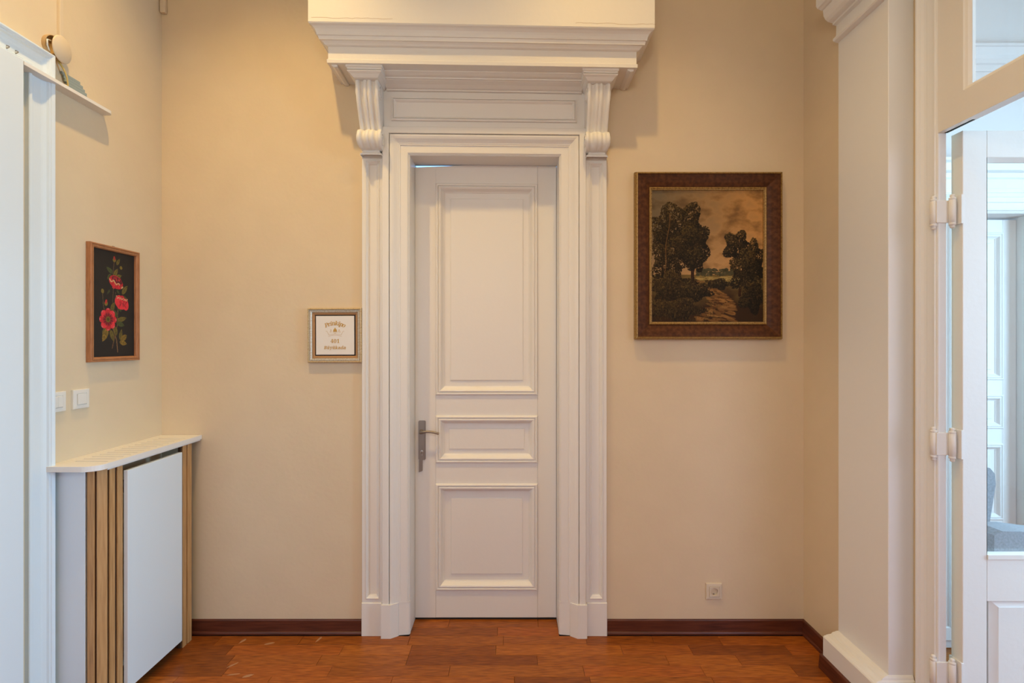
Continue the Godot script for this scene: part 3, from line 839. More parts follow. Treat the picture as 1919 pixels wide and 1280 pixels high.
# ------------------------------------------------------------------ the bright room seen through the glazed door
func build_side_room() -> void:
	var zb := -1.1
	var m := MB.new()
	m.box(Vector3(1.65, 0, zb - 0.2), Vector3(3.05, CEIL, zb))
	m.box(Vector3(3.85, 0, zb - 0.2), Vector3(5.4, CEIL, zb))
	m.box(Vector3(3.05, 2.46, zb - 0.2), Vector3(3.85, CEIL, zb))
	solo("wall_back", m, M.room_wall, "pale white wall seen through the glazed door and transom", "wall", "", "structure")
	m = MB.new()
	wall_with_hole(m, Vector3(5.2, 0, zb), Vector3(5.4, CEIL, 4.2), 2, 0.4, 2.4, 0.85, 2.95)
	solo("wall_side", m, M.room_wall, "window wall of the side room, beyond the frame", "wall", "", "structure")
	m = MB.new()
	wall_with_hole(m, Vector3(1.75, 0, 4.2), Vector3(5.4, CEIL, 4.4), 0, 2.5, 4.3, 0.95, 3.05)
	solo("wall_front", m, M.room_wall, "second window wall of the side room, behind the viewer", "wall", "", "structure")
	m = MB.new()
	m.box(Vector3(1.65, 0, zb), Vector3(1.652, CEIL, zd(2.376)))
	solo("wall_partition", m, M.room_wall, "white back face of the partition beside the side room", "wall", "", "structure")
	m = MB.new()
	m.box(Vector3(1.75, -0.2, zb - 0.2), Vector3(5.4, 0, 4.4))
	m.box(Vector3(1.65, -0.2, zb - 0.2), Vector3(1.75, 0, 0.735))
	m.box(Vector3(1.6605, -0.2, 0.735), Vector3(1.75, 0, 2.0))
	solo("floor", m, M.planks[2], "brown floor of the side room behind the glazed door", "floor", "", "structure")
	m = MB.new()
	var TX := Transform3D(Basis(Vector3(0, 0, 1), Vector3(0, 1, 0), Vector3(1, 0, 0)), Vector3(0, 0, zb))
	m.extr(TX, PackedVector2Array([Vector2(0, 3.50), Vector2(0.012, 3.50), Vector2(0.016, 3.545), Vector2(0.03, 3.55), Vector2(0.034, 3.58), Vector2(0.05, 3.60), Vector2(0.07, 3.645), Vector2(0.085, 3.65), Vector2(0.085, 3.665), Vector2(0, 3.67)]), 1.66, 5.2)
	solo("trim_5", m, M.room_wall, "pale picture rail moulding seen through the transom glass", "moulding", "", "structure")
	# its door, of the same pattern as the main one
	var x0 := 3.063
	var x1 := 3.837
	var root := thing("door_4", "white panelled door of the side room seen through the glass", "door", Vector3((x0 + x1) / 2, 0, zb - 0.13), "", "structure")
	door_leaf(root, x0, x1, zb - 0.13, M.room_white, 0.0)
	m = MB.new()
	m.box(Vector3(x1, 0, zb - 0.2), Vector3(x1 + 0.02, 2.482, zb + 0.004))
	m.box(Vector3(x0 - 0.02, 0, zb - 0.2), Vector3(x0, 2.482, zb + 0.004))
	m.box(Vector3(x0 - 0.02, 2.482, zb - 0.2), Vector3(x1 + 0.02, 2.50, zb + 0.004))
	part(root, "jamb_lining", m, M.room_white)
	root = thing("trim_6", "white layered door head and casing seen through the glazed leaf", "door casing", Vector3((x0 + x1) / 2, 0, zb), "", "structure")
	m = MB.new()
	var T := Transform3D(Basis.IDENTITY, Vector3(0, 0, zb))
	m.arch(T, (x0 + x1) / 2, (x1 - x0) / 2, 0.0, 2.482, [Vector2(0, 0.0), Vector2(0, 0.012), Vector2(0.012, 0.018), Vector2(0.05, 0.02), Vector2(0.055, 0.03), Vector2(0.085, 0.036), Vector2(0.09, 0.042), Vector2(0.12, 0.042), Vector2(0.12, 0.0)])
	part(root, "casing", m, M.room_white)
	m = MB.new()
	m.extr(TX, PackedVector2Array([Vector2(0, 2.60), Vector2(0.05, 2.60), Vector2(0.052, 2.625), Vector2(0.035, 2.63), Vector2(0.035, 2.70), Vector2(0.05, 2.71), Vector2(0.055, 2.74), Vector2(0.09, 2.75), Vector2(0.10, 2.80), Vector2(0.13, 2.81), Vector2(0.13, 2.83), Vector2(0, 2.84)]), x0 - 0.2, x1 + 0.2)
	part(root, "door_head", m, M.room_white)
	# blue-grey armchair
	var c := thing("chaise_longue", "blue-grey upholstered chaise seen through the lower part of the glass", "chaise", Vector3(2.85, 0, 0.0))
	m = MB.new()
	m.cbox(Vector3(2.45, 0.10, -0.42), Vector3(3.25, 0.42, 0.30), 0.03)
	part(c, "seat", m, M.cloth)
	m = MB.new()
	var bk := PackedVector2Array([Vector2(2.240, 0.10), Vector2(2.400, 0.10), Vector2(2.455, 0.50), Vector2(2.500, 0.78), Vector2(2.495, 0.835), Vector2(2.470, 0.865), Vector2(2.435, 0.87), Vector2(2.405, 0.85), Vector2(2.370, 0.78), Vector2(2.320, 0.50)])
	m.extr(Transform3D.IDENTITY, bk, -0.42, 0.02)
	part(c, "backrest", m, M.cloth)
	for z in [0.0]:
		m = MB.new()
		m.extr(Transform3D(Basis.IDENTITY, Vector3(0, 0, z)), PackedVector2Array([Vector2(2.36, 0.10), Vector2(3.22, 0.10), Vector2(3.24, 0.42), Vector2(3.20, 0.50), Vector2(3.10, 0.525), Vector2(2.62, 0.572), Vector2(2.50, 0.588), Vector2(2.40, 0.59), Vector2(2.36, 0.57)]), 0.12 - 0.10, 0.30 - 0.14)
		part(c, "armrest", m, M.cloth)
	for x in [2.46, 3.16]:
		for z in [-0.36, 0.12]:
			m = MB.new()
			m.lathe(Transform3D(Basis.IDENTITY, Vector3(x, 0, z)), [Vector2(0, 0), Vector2(0.015, 0), Vector2(0.022, 0.1), Vector2(0, 0.1)], 10)
			part(c, "leg", m, M.walnut)
	# a pale cabinet added to give the hinge gap its light tone
	c = thing("filler_cabinet", "pale cabinet added to lighten the view through the narrow hinge gap of the glazed door", "filler_cabinet", Vector3(1.96, 0, -0.15))
	m = MB.new()
	m.cbox(Vector3(1.70, 0.0, -0.45), Vector3(2.225, 2.25, 0.13), 0.004)
	part(c, "body", m, M.room_white)
	for k in 2:
		m = MB.new()
		m.ring(Transform3D(Basis.IDENTITY, Vector3(0, 0, 0.13)), 1.705 + 0.2585 * k, 0.05, 1.9605 + 0.2585 * k, 2.23, [Vector2(0, 0), Vector2(0, 0.018), Vector2(0.06, 0.018), Vector2(0.065, 0.010)], true)
		part(c, "door", m, M.room_white)
	# the room behind the closed door, open to daylight
	m = MB.new()
	wall_with_hole(m, Vector3(XL - 0.2, 0, -3.2), Vector3(1.65, CEIL, -3.0), 0, -1.2, 1.2, 0.9, 3.9)
	m.box(Vector3(XL - 0.2, 0, -3.0), Vector3(XL, CEIL, -0.2))
	m.box(Vector3(1.45, 0, -3.0), Vector3(1.65, CEIL, -0.2))
	m.box(Vector3(XL - 0.2, -0.2, -3.2), Vector3(1.65, -0.01, -0.2))
	solo("wall_beyond", m, M.room_white, "walls of the daylit room behind the closed main door", "wall", "", "structure")

# ------------------------------------------------------------------ radiator cover
func build_radiator_cover() -> void:
	var root := thing("radiator_cover", "white radiator cover with vertical wood slats and slotted top in the left corner", "radiator cover", Vector3(-1.72, 0, 0.33))
	var zn := zd(1.985)      # near end of the top
	var zf := 0.002          # at the back wall
	var xa := XL
	var xf := -1.613
	var y0 := 1.012
	var y1 := 1.033
	var sx0 := -1.775
	var sx1 := -1.64
	var TY := Transform3D(Basis(Vector3(1, 0, 0), Vector3(0, 0, 1), Vector3(0, -1, 0)), Vector3.ZERO)   # outline in x, z; drawn downwards
	var s0 := zd(2.617)
	var s1 := zd(2.043)
	var m := MB.new()
	var r := 0.055
	var near := PackedVector2Array([Vector2(xa, s1), Vector2(xa, zn)])
	for k in 9:
		var a := PI / 2 * (1.0 - k / 8.0)
		near.append(Vector2(xf - r + r * cos(a), zn - r + r * sin(a)))
	near.append(Vector2(xf, s1))
	m.extr(TY, near, -y1, -y0)
	m.box(Vector3(xa, y0, zf), Vector3(sx0, y1, s1))
	m.box(Vector3(sx1, y0, zf), Vector3(xf, y1, s1))
	m.box(Vector3(sx0, y0, zf), Vector3(sx1, y1, s0))
	var step := (s1 - s0) / 14.0
	for k in 14:
		m.box(Vector3(sx0, y0, s0 + step * k + (0.008 if k > 0 else 0.0)), Vector3(sx1, y1, s0 + step * (k + 1)))
	# stepped moulding under the edge
	m.box(Vector3(xa, y0 - 0.008, zf), Vector3(xf - 0.008, y0, zn - 0.07))
	part(root, "top", m, M.radiator_top if M.has("radiator_top") else M.white)
	# white end panel
	m = MB.new()
	m.cbox(Vector3(XL, 0.0, zd(2.043)), Vector3(-1.692, y0, zd(2.03)), 0.001)
	part(root, "end_panel", m, M.daylit_white)
	# slats: round the near corner and at the far end
	var xs := -1.63
	var slats := [
		[Vector3(-1.6705, 0, zd(2.036)), 0.0, 0.028], [Vector3(-1.639, 0, zd(2.0475)), 48.0, 0.034],
		[Vector3(xs - 0.006, 0, zd(2.0905)), 90.0, 0.029], [Vector3(xs - 0.006, 0, zd(2.132)), 90.0, 0.029],
		[Vector3(xs - 0.006, 0, zd(2.552)), 90.0, 0.029], [Vector3(xs - 0.006, 0, zd(2.591)), 90.0, 0.034]]
	for i in slats.size():
		var s: Array = slats[i]
		var T := Transform3D(Basis(Vector3.UP, deg_to_rad(s[1])), s[0])
		m = MB.new()
		if i == 1:
			m.cbox(Vector3(-s[2] / 2, 0.115, -0.001), Vector3(s[2] / 2, y0, 0.006), 0.002, T)
			m.cbox(Vector3(-s[2] / 2 + 0.003, 0.0, -0.001), Vector3(s[2] / 2 + 0.003, 0.1145, 0.0065), 0.002, T)
		else:
			m.cbox(Vector3(-s[2] / 2, 0.0, -0.001), Vector3(s[2] / 2, y0, 0.006), 0.0015, T)
		part(root, "slat", m, M.slat)
	# dark backing behind the slats
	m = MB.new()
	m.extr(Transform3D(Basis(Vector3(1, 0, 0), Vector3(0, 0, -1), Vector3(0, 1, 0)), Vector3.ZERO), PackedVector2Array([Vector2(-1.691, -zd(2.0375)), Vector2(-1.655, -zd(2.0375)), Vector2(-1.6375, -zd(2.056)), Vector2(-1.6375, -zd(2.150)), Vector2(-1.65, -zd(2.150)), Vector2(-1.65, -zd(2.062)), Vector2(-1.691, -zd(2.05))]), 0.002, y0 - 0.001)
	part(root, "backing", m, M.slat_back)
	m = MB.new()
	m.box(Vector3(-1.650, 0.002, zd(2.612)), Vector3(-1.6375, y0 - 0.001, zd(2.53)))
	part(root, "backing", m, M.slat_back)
	# front panel, standing proud of the slats
	m = MB.new()
	m.cbox(Vector3(-1.631, 0.056, zd(2.506)), Vector3(-1.613, 0.978, zd(2.151)), 0.0012)
	part(root, "front_panel", m, M.daylit_white)
	for y in [0.88, 0.08]:
		m = MB.new()
		m.box(Vector3(-1.66, y, zd(2.55)), Vector3(-1.64, y + 0.05, zd(2.12)))
		part(root, "rail", m, M.walnut)

# ------------------------------------------------------------------ pictures
func blob(im: Image, cx: float, cy: float, rx: float, ry: float, c: Color, ang := 0.0, mixing := 1.0) -> void:
	var R := maxf(rx, ry) + 1.0
	var ca := cos(ang)
	var sa := sin(ang)
	for y in range(maxi(0, int(cy - R)), mini(im.get_height(), int(cy + R) + 2)):
		for x in range(maxi(0, int(cx - R)), mini(im.get_width(), int(cx + R) + 2)):
			var dx := x + 0.5 - cx
			var dy := y + 0.5 - cy
			var u := (dx * ca + dy * sa) / rx
			var w := (-dx * sa + dy * ca) / ry
			if u * u + w * w <= 1.0:
				im.set_pixel(x, y, im.get_pixel(x, y).lerp(c, mixing))

func paint_landscape() -> Image:
	# a generic old woodland scene: dark trees, a sandy track and a brown evening sky
	var w := 320
	var h := 376
	var im := Image.create(w, h, false, Image.FORMAT_RGB8)
	var n := FastNoiseLite.new()
	n.seed = 5; n.frequency = 0.012; n.fractal_octaves = 5
	for y in h:
		for x in w:
			var v := float(y) / h
			var u := float(x) / w
			var k := n.get_noise_2d(x, y * 1.6)
			var c := Color(0.43, 0.37, 0.28).lerp(Color(0.74, 0.54, 0.31), clampf(u * 1.1 + k * 0.35 + 0.02, 0, 1))
			c = c.lerp(Color(0.76, 0.58, 0.37), clampf((v - 0.25) * 2.2, 0, 1) * 0.7)
			c = c.darkened(clampf(0.06 + k * 0.5, 0, 0.35))
			if v > 0.64:
				c = Color(0.42, 0.34, 0.18).lerp(Color(0.20, 0.13, 0.06), clampf((v - 0.64) * 4.0 + k * 0.6, 0, 1))
			im.set_pixel(x, y, c)
	var r := RandomNumberGenerator.new()
	r.seed = 77
	for i in 130:   # far trees
		blob(im, r.randf_range(130, 250), r.randf_range(226, 243), r.randf_range(3, 7), r.randf_range(2, 5), Color(0.22, 0.21, 0.13).lerp(Color(0.33, 0.30, 0.2), r.randf()))
	for i in 60:
		blob(im, r.randf_range(130, 260), r.randf_range(246, 262), r.randf_range(6, 16), 1.6, Color(0.66, 0.56, 0.32).lerp(Color(0.50, 0.42, 0.23), r.randf()))
	for i in 240:   # the track winding down to the right foreground
		var t := r.randf()
		var px := lerpf(128, 196, t) + 34.0 * sin(t * 3.6) + r.randf_range(-1, 1) * lerpf(10, 56, t)
		blob(im, px, lerpf(256, 374, t), lerpf(5, 13, t), lerpf(1.3, 3.0, t), Color(0.60, 0.43, 0.22).lerp(Color(0.33, 0.21, 0.10), r.randf()), 0.2, 0.8)
	# trunks
	for tr in [[112, 150, 122, 260, 4.5], [30, 90, 34, 260, 3.0], [126, 160, 118, 262, 3.4], [262, 190, 256, 300, 4.0], [290, 200, 292, 310, 3.2]]:
		for k in 60:
			var t := k / 59.0
			blob(im, lerpf(tr[0], tr[2], t) + 3.0 * sin(t * 5.0), lerpf(tr[1], tr[3], t), tr[4], tr[4], Color(0.15, 0.09, 0.04).lerp(Color(0.27, 0.17, 0.08), r.randf() * 0.6))
	# foliage masses: (x, y, rx, ry, dabs, darkness)
	for f in [[88, 110, 72, 84, 1700, 0.0], [34, 120, 40, 74, 600, 0.15], [118, 150, 54, 62, 1000, 0.05], [52, 200, 60, 70, 900, 0.1], [128, 196, 30, 40, 420, 0.0], [246, 160, 42, 48, 800, 0.0], [292, 196, 38, 56, 760, 0.0], [272, 236, 52, 60, 1000, 0.0], [290, 300, 42, 54, 760, 0.0], [60, 280, 74, 50, 1100, 0.25], [126, 290, 52, 26, 500, 0.1], [70, 340, 84, 34, 1000, 0.35], [190, 268, 40, 16, 260, 0.15]]:
		for i in int(f[4] * 1.8):
			var a := r.randf() * TAU
			var q := sqrt(r.randf()) * (0.88 + 0.2 * sin(a * 5.0 + f[0]))
			var x: float = f[0] + cos(a) * q * f[2]
			var y: float = f[1] + sin(a) * q * f[3]
			var lit := clampf(0.45 - sin(a) * q * 0.35 - cos(a) * q * 0.2 + r.randf_range(-0.4, 0.4), 0, 1)
			var c := Color(0.085, 0.068, 0.036).lerp(Color(0.34, 0.265, 0.13), lit * lit).lerp(Color(0.34, 0.24, 0.12), f[5] * r.randf())
			blob(im, x, y, r.randf_range(1.2, 3.4), r.randf_range(1.0, 2.3), c, r.randf() * PI, 0.85)
	for k in 70:   # a pale branching stem among the left trees
		var t := k / 69.0
		blob(im, lerpf(52, 36, t) + 2.5 * sin(t * 9.0), lerpf(66, 236, t), 1.3, 1.6, Color(0.45, 0.31, 0.16), 0.0, 0.75)
	for i in 300:   # grasses in the foreground
		var x := r.randf_range(6, 190)
		blob(im, x, r.randf_range(318, 372), 0.8, r.randf_range(2, 5), Color(0.36, 0.29, 0.14).lerp(Color(0.16, 0.12, 0.06), r.randf()), r.randf_range(-0.6, 0.6), 0.7)
	return im

func tex_mat(im: Image, rough: float) -> StandardMaterial3D:
	var m := mat(Color.WHITE, rough)
	m.albedo_texture = ImageTexture.create_from_image(im)
	return m

func build_landscape_picture() -> void:
	var x0 := 0.632
	var x1 := 1.389
	var y0 := 1.530
	var y1 := 2.391
	var root := thing("landscape_picture", "old dark woodland landscape in a wide brown and gilt frame on the back wall", "picture", Vector3((x0 + x1) / 2, y0, 0))
	var I := Transform3D.IDENTITY
	var m := MB.new()
	m.ring(I, x0, y0, x1, y1, [Vector2(0.004, 0.001), Vector2(0, 0.006), Vector2(0, 0.030), Vector2(0.003, 0.034), Vector2(0.003, 0.042), Vector2(0.006, 0.048), Vector2(0.011, 0.049), Vector2(0.013, 0.045)], false)
	part(root, "gilt_edge", m, M.gilt)
	m = MB.new()
	m.ring(I, x0, y0, x1, y1, [Vector2(0.013, 0.045), Vector2(0.014, 0.041), Vector2(0.030, 0.038), Vector2(0.055, 0.031), Vector2(0.076, 0.022)], false)
	part(root, "wood_frame", m, M.walnut)
	m = MB.new()
	m.ring(I, x0, y0, x1, y1, [Vector2(0.076, 0.022), Vector2(0.077, 0.028), Vector2(0.081, 0.030), Vector2(0.085, 0.028), Vector2(0.086, 0.024), Vector2(0.090, 0.023), Vector2(0.091, 0.014)], false)
	part(root, "gilt_slip", m, M.gilt)
	m = MB.new()
	var i := 0.0905
	m.quad_uv(Vector3(x0 + i, y0 + i, 0.016), Vector3(x1 - i, y0 + i, 0.016), Vector3(x1 - i, y1 - i, 0.016), Vector3(x0 + i, y1 - i, 0.016), Vector3(0, 0, 1), Vector2(0, 1), Vector2(1, 1), Vector2(1, 0), Vector2(0, 0))
	m.box(Vector3(x0 + i, y0 + i, 0.002), Vector3(x1 - i, y1 - i, 0.0155))
	var cm := tex_mat(paint_landscape(), 0.65)
	cm.metallic_specular = 0.3
	part(root, "canvas", m, cm)

func paint_flowers() -> Image:
	var w := 150
	var h := 284
	var im := Image.create(w, h, false, Image.FORMAT_RGB8)
	var r := RandomNumberGenerator.new()
	r.seed = 9
	for y in h:
		for x in w:
			var k := 0.006 * ((x + y) % 2) + r.randf() * 0.012
			im.set_pixel(x, y, Color(0.045 + k, 0.045 + k, 0.055 + k))
	var stem := func(pts: Array, c: Color, wd: float) -> void:
		for i in pts.size() - 1:
			for k in 40:
				var q: Vector2 = pts[i].lerp(pts[i + 1], k / 39.0)
				blob(im, q.x, q.y, wd, wd, c.lightened(r.randf() * 0.15))
	var leaf := func(x: float, y: float, l: float, wd: float, a: float, c: Color) -> void:
		for k in 26:
			var t := k / 25.0
			var q := Vector2(x, y) + Vector2(cos(a), sin(a)) * l * t
			blob(im, q.x, q.y, maxf(0.6, wd * sin(PI * pow(t, 0.8))), maxf(0.6, wd * sin(PI * pow(t, 0.8))), c.darkened(r.randf() * 0.3))
		for k in 20:
			var q := Vector2(x, y) + Vector2(cos(a), sin(a)) * l * k / 22.0
			blob(im, q.x, q.y, 0.6, 0.6, c.darkened(0.5))
	var green := Color(0.29, 0.33, 0.16)
	var olive := Color(0.44, 0.38, 0.14)
	var ochre := Color(0.55, 0.43, 0.14)
	stem.call([Vector2(76, 20), Vector2(71, 60), Vector2(72, 110), Vector2(68, 160)], Color(0.30, 0.20, 0.12), 1.0)
	stem.call([Vector2(80, 110), Vector2(76, 150), Vector2(66, 180)], Color(0.27, 0.24, 0.12), 0.9)
	stem.call([Vector2(35, 118), Vector2(38, 150), Vector2(46, 172)], Color(0.36, 0.26, 0.13), 0.9)
	stem.call([Vector2(66, 196), Vector2(84, 240), Vector2(88, 272)], Color(0.42, 0.28, 0.14), 1.5)
	stem.call([Vector2(90, 140), Vector2(86, 200), Vector2(68, 262)], Color(0.38, 0.24, 0.12), 1.3)
	for l in [[70, 58, 26, 6, -2.6, green], [64, 62, 20, 5, 2.3, green], [74, 66, 26, 6, -1.0, olive], [78, 70, 26, 6, -0.35, olive], [84, 34, 22, 5, -1.0, olive], [104, 112, 32, 7, -0.9, olive], [104, 118, 26, 6, 0.5, green], [66, 160, 24, 7, -1.2, olive], [86, 176, 24, 6, -2.2, green], [86, 186, 36, 7, -0.25, olive], [84, 192, 30, 7, 0.25, green], [50, 206, 26, 8, 2.2, olive], [52, 210, 38, 9, 2.05, ochre], [62, 212, 34, 7, 1.2, olive], [78, 204, 24, 7, 1.35, olive], [96, 238, 30, 6, -1.35, olive], [100, 240, 26, 8, -0.6, ochre], [96, 244, 26, 7, 0.25, ochre], [92, 150, 14, 4, 0.9, green], [60, 104, 16, 3, 2.2, green], [84, 102, 16, 3, 0.8, green]]:
		leaf.call(float(l[0]), float(l[1]), float(l[2]), float(l[3]), float(l[4]), l[5])
	# buds
	for b in [[76, 18, 5, 8, -0.2], [47, 138, 5, 9, 0.3], [100, 36, 4, 7, 0.5], [35, 106, 4, 9, -0.1]]:
		blob(im, b[0], b[1] + 4, b[2] + 1, b[3] * 0.7, olive, b[4])
		if b[0] < 90 and b[0] != 35: blob(im, b[0], b[1] - 1, b[2] * 0.7, b[3] * 0.7, Color(0.66, 0.13, 0.12), b[4])
	var red := [Color(0.72, 0.10, 0.16), Color(0.84, 0.17, 0.22), Color(0.55, 0.05, 0.12), Color(0.36, 0.03, 0.12)]
	# upper flower, tilted cup
	blob(im, 82, 82, 26, 17, red[0], 0.35)
	blob(im, 86, 76, 20, 8, red[3], 0.35)
	for k in 26:
		var t := k / 25.0
		blob(im, 60 + 46 * t, 76 + 18 * t + 3.5 * sin(t * 16), 2.2, 2.2, Color(0.80, 0.62, 0.42))
	for k in 30: blob(im, r.randf_range(64, 100), r.randf_range(88, 98), 1.2, 3.5, red[k % 3], 0.3)
	for k in 24: blob(im, r.randf_range(66, 100), r.randf_range(66, 74) + 4, 1.2, 2.5, red[(k * 7) % 4], 0.3)
	# middle flower, seen from the side
	for p in [[92, 132, 14, 16, 0.3], [104, 134, 12, 18, 0.0], [116, 140, 12, 17, -0.3], [100, 142, 18, 13, 0.2]]:
		blob(im, p[0], p[1], p[2], p[3], red[1] if p[0] != 104 else red[0], p[4])
	for k in 40: blob(im, r.randf_range(84, 124), r.randf_range(126, 152), 1.1, 4.0, red[k % 4], -0.15, 0.8)
	for k in 14: blob(im, 84 + 3.0 * k, 119 + 5 * absf(sin(k * 1.2)) + k * 0.5, 2.0, 1.6, Color(0.82, 0.60, 0.45))
	# lower flower, open
	for k in 8:
		var a := TAU * k / 8.0
		blob(im, 54 + cos(a) * 19, 184 + sin(a) * 19, 11.5, 10, red[k % 2], a)
		blob(im, 54 + cos(a) * 28, 184 + sin(a) * 28, 2.5, 3.5, Color(0.80, 0.36, 0.36), a)
	for k in 22:
		var a := TAU * k / 22.0
		blob(im, 54 + cos(a) * 12, 184 + sin(a) * 12, 7, 1.8, red[3] if k % 2 else red[2], a)
	blob(im, 54, 184, 8, 8, Color(0.42, 0.34, 0.10))
	blob(im, 54, 184, 4, 4, Color(0.24, 0.22, 0.07))
	return im

func build_embroidery() -> void:
	var T := left_T()
	var x0 := 2.191
	var x1 := 2.479
	var y0 := 1.430
	var y1 := 1.948
	var root := thing("flower_embroidery", "framed embroidery of red flowers on black, hung on the left wall", "picture", Vector3(XL, y0, zd(2.335)))
	var m := MB.new()
	m.ring(T, x0, y0, x1, y1, [Vector2(0.0, 0.001), Vector2(0, 0.021), Vector2(0.0015, 0.0235), Vector2(0.006, 0.0238), Vector2(0.0075, 0.0205), Vector2(0.009, 0.0205), Vector2(0.0105, 0.023), Vector2(0.016, 0.022), Vector2(0.020, 0.018), Vector2(0.021, 0.008)], false)
	part(root, "frame", m, M.oak)
	m = MB.new()
	var i := 0.0205
	m.quad_uv(T * Vector3(x0 + i, y0 + i, 0.010), T * Vector3(x1 - i, y0 + i, 0.010), T * Vector3(x1 - i, y1 - i, 0.010), T * Vector3(x0 + i, y1 - i, 0.010), Vector3(1, 0, 0), Vector2(0, 1), Vector2(1, 1), Vector2(1, 0), Vector2(0, 0))
	m.box(Vector3(x0 + i, y0 + i, 0.001), Vector3(x1 - i, y1 - i, 0.0095), T)
	part(root, "canvas", m, tex_mat(paint_flowers(), 0.6))
	m = MB.new()
	m.cbox(Vector3(2.329, y1 - 0.002, 0.002), Vector3(2.341, y1 + 0.006, 0.010), 0.002, T)
	part(root, "hanger", m, M.nickel)

# ------------------------------------------------------------------ room sign
func text_part(p: Node, called: String, s: String, size: float, at: Vector3, turn: float, slant: float, m: Material, bold := true) -> void:
	var f := SystemFont.new()
	f.font_names = PackedStringArray(["Droid Serif"])
	f.font_weight = 700 if bold else 400
	var t := TextMesh.new()
	t.text = s; t.font = f; t.font_size = 64; t.pixel_size = size / 64.0; t.depth = 0.0006
	t.curve_step = 2.0
	var o := MeshInstance3D.new()
	o.name = called
	o.mesh = t
	o.material_override = m
	var b := Basis(Vector3(0, 0, 1), turn) * Basis(Vector3(1, 0, 0), Vector3(slant, 1, 0), Vector3(0, 0, 1))
	o.transform = Transform3D(b, at - origin_of(p))
	p.add_child(o, true)

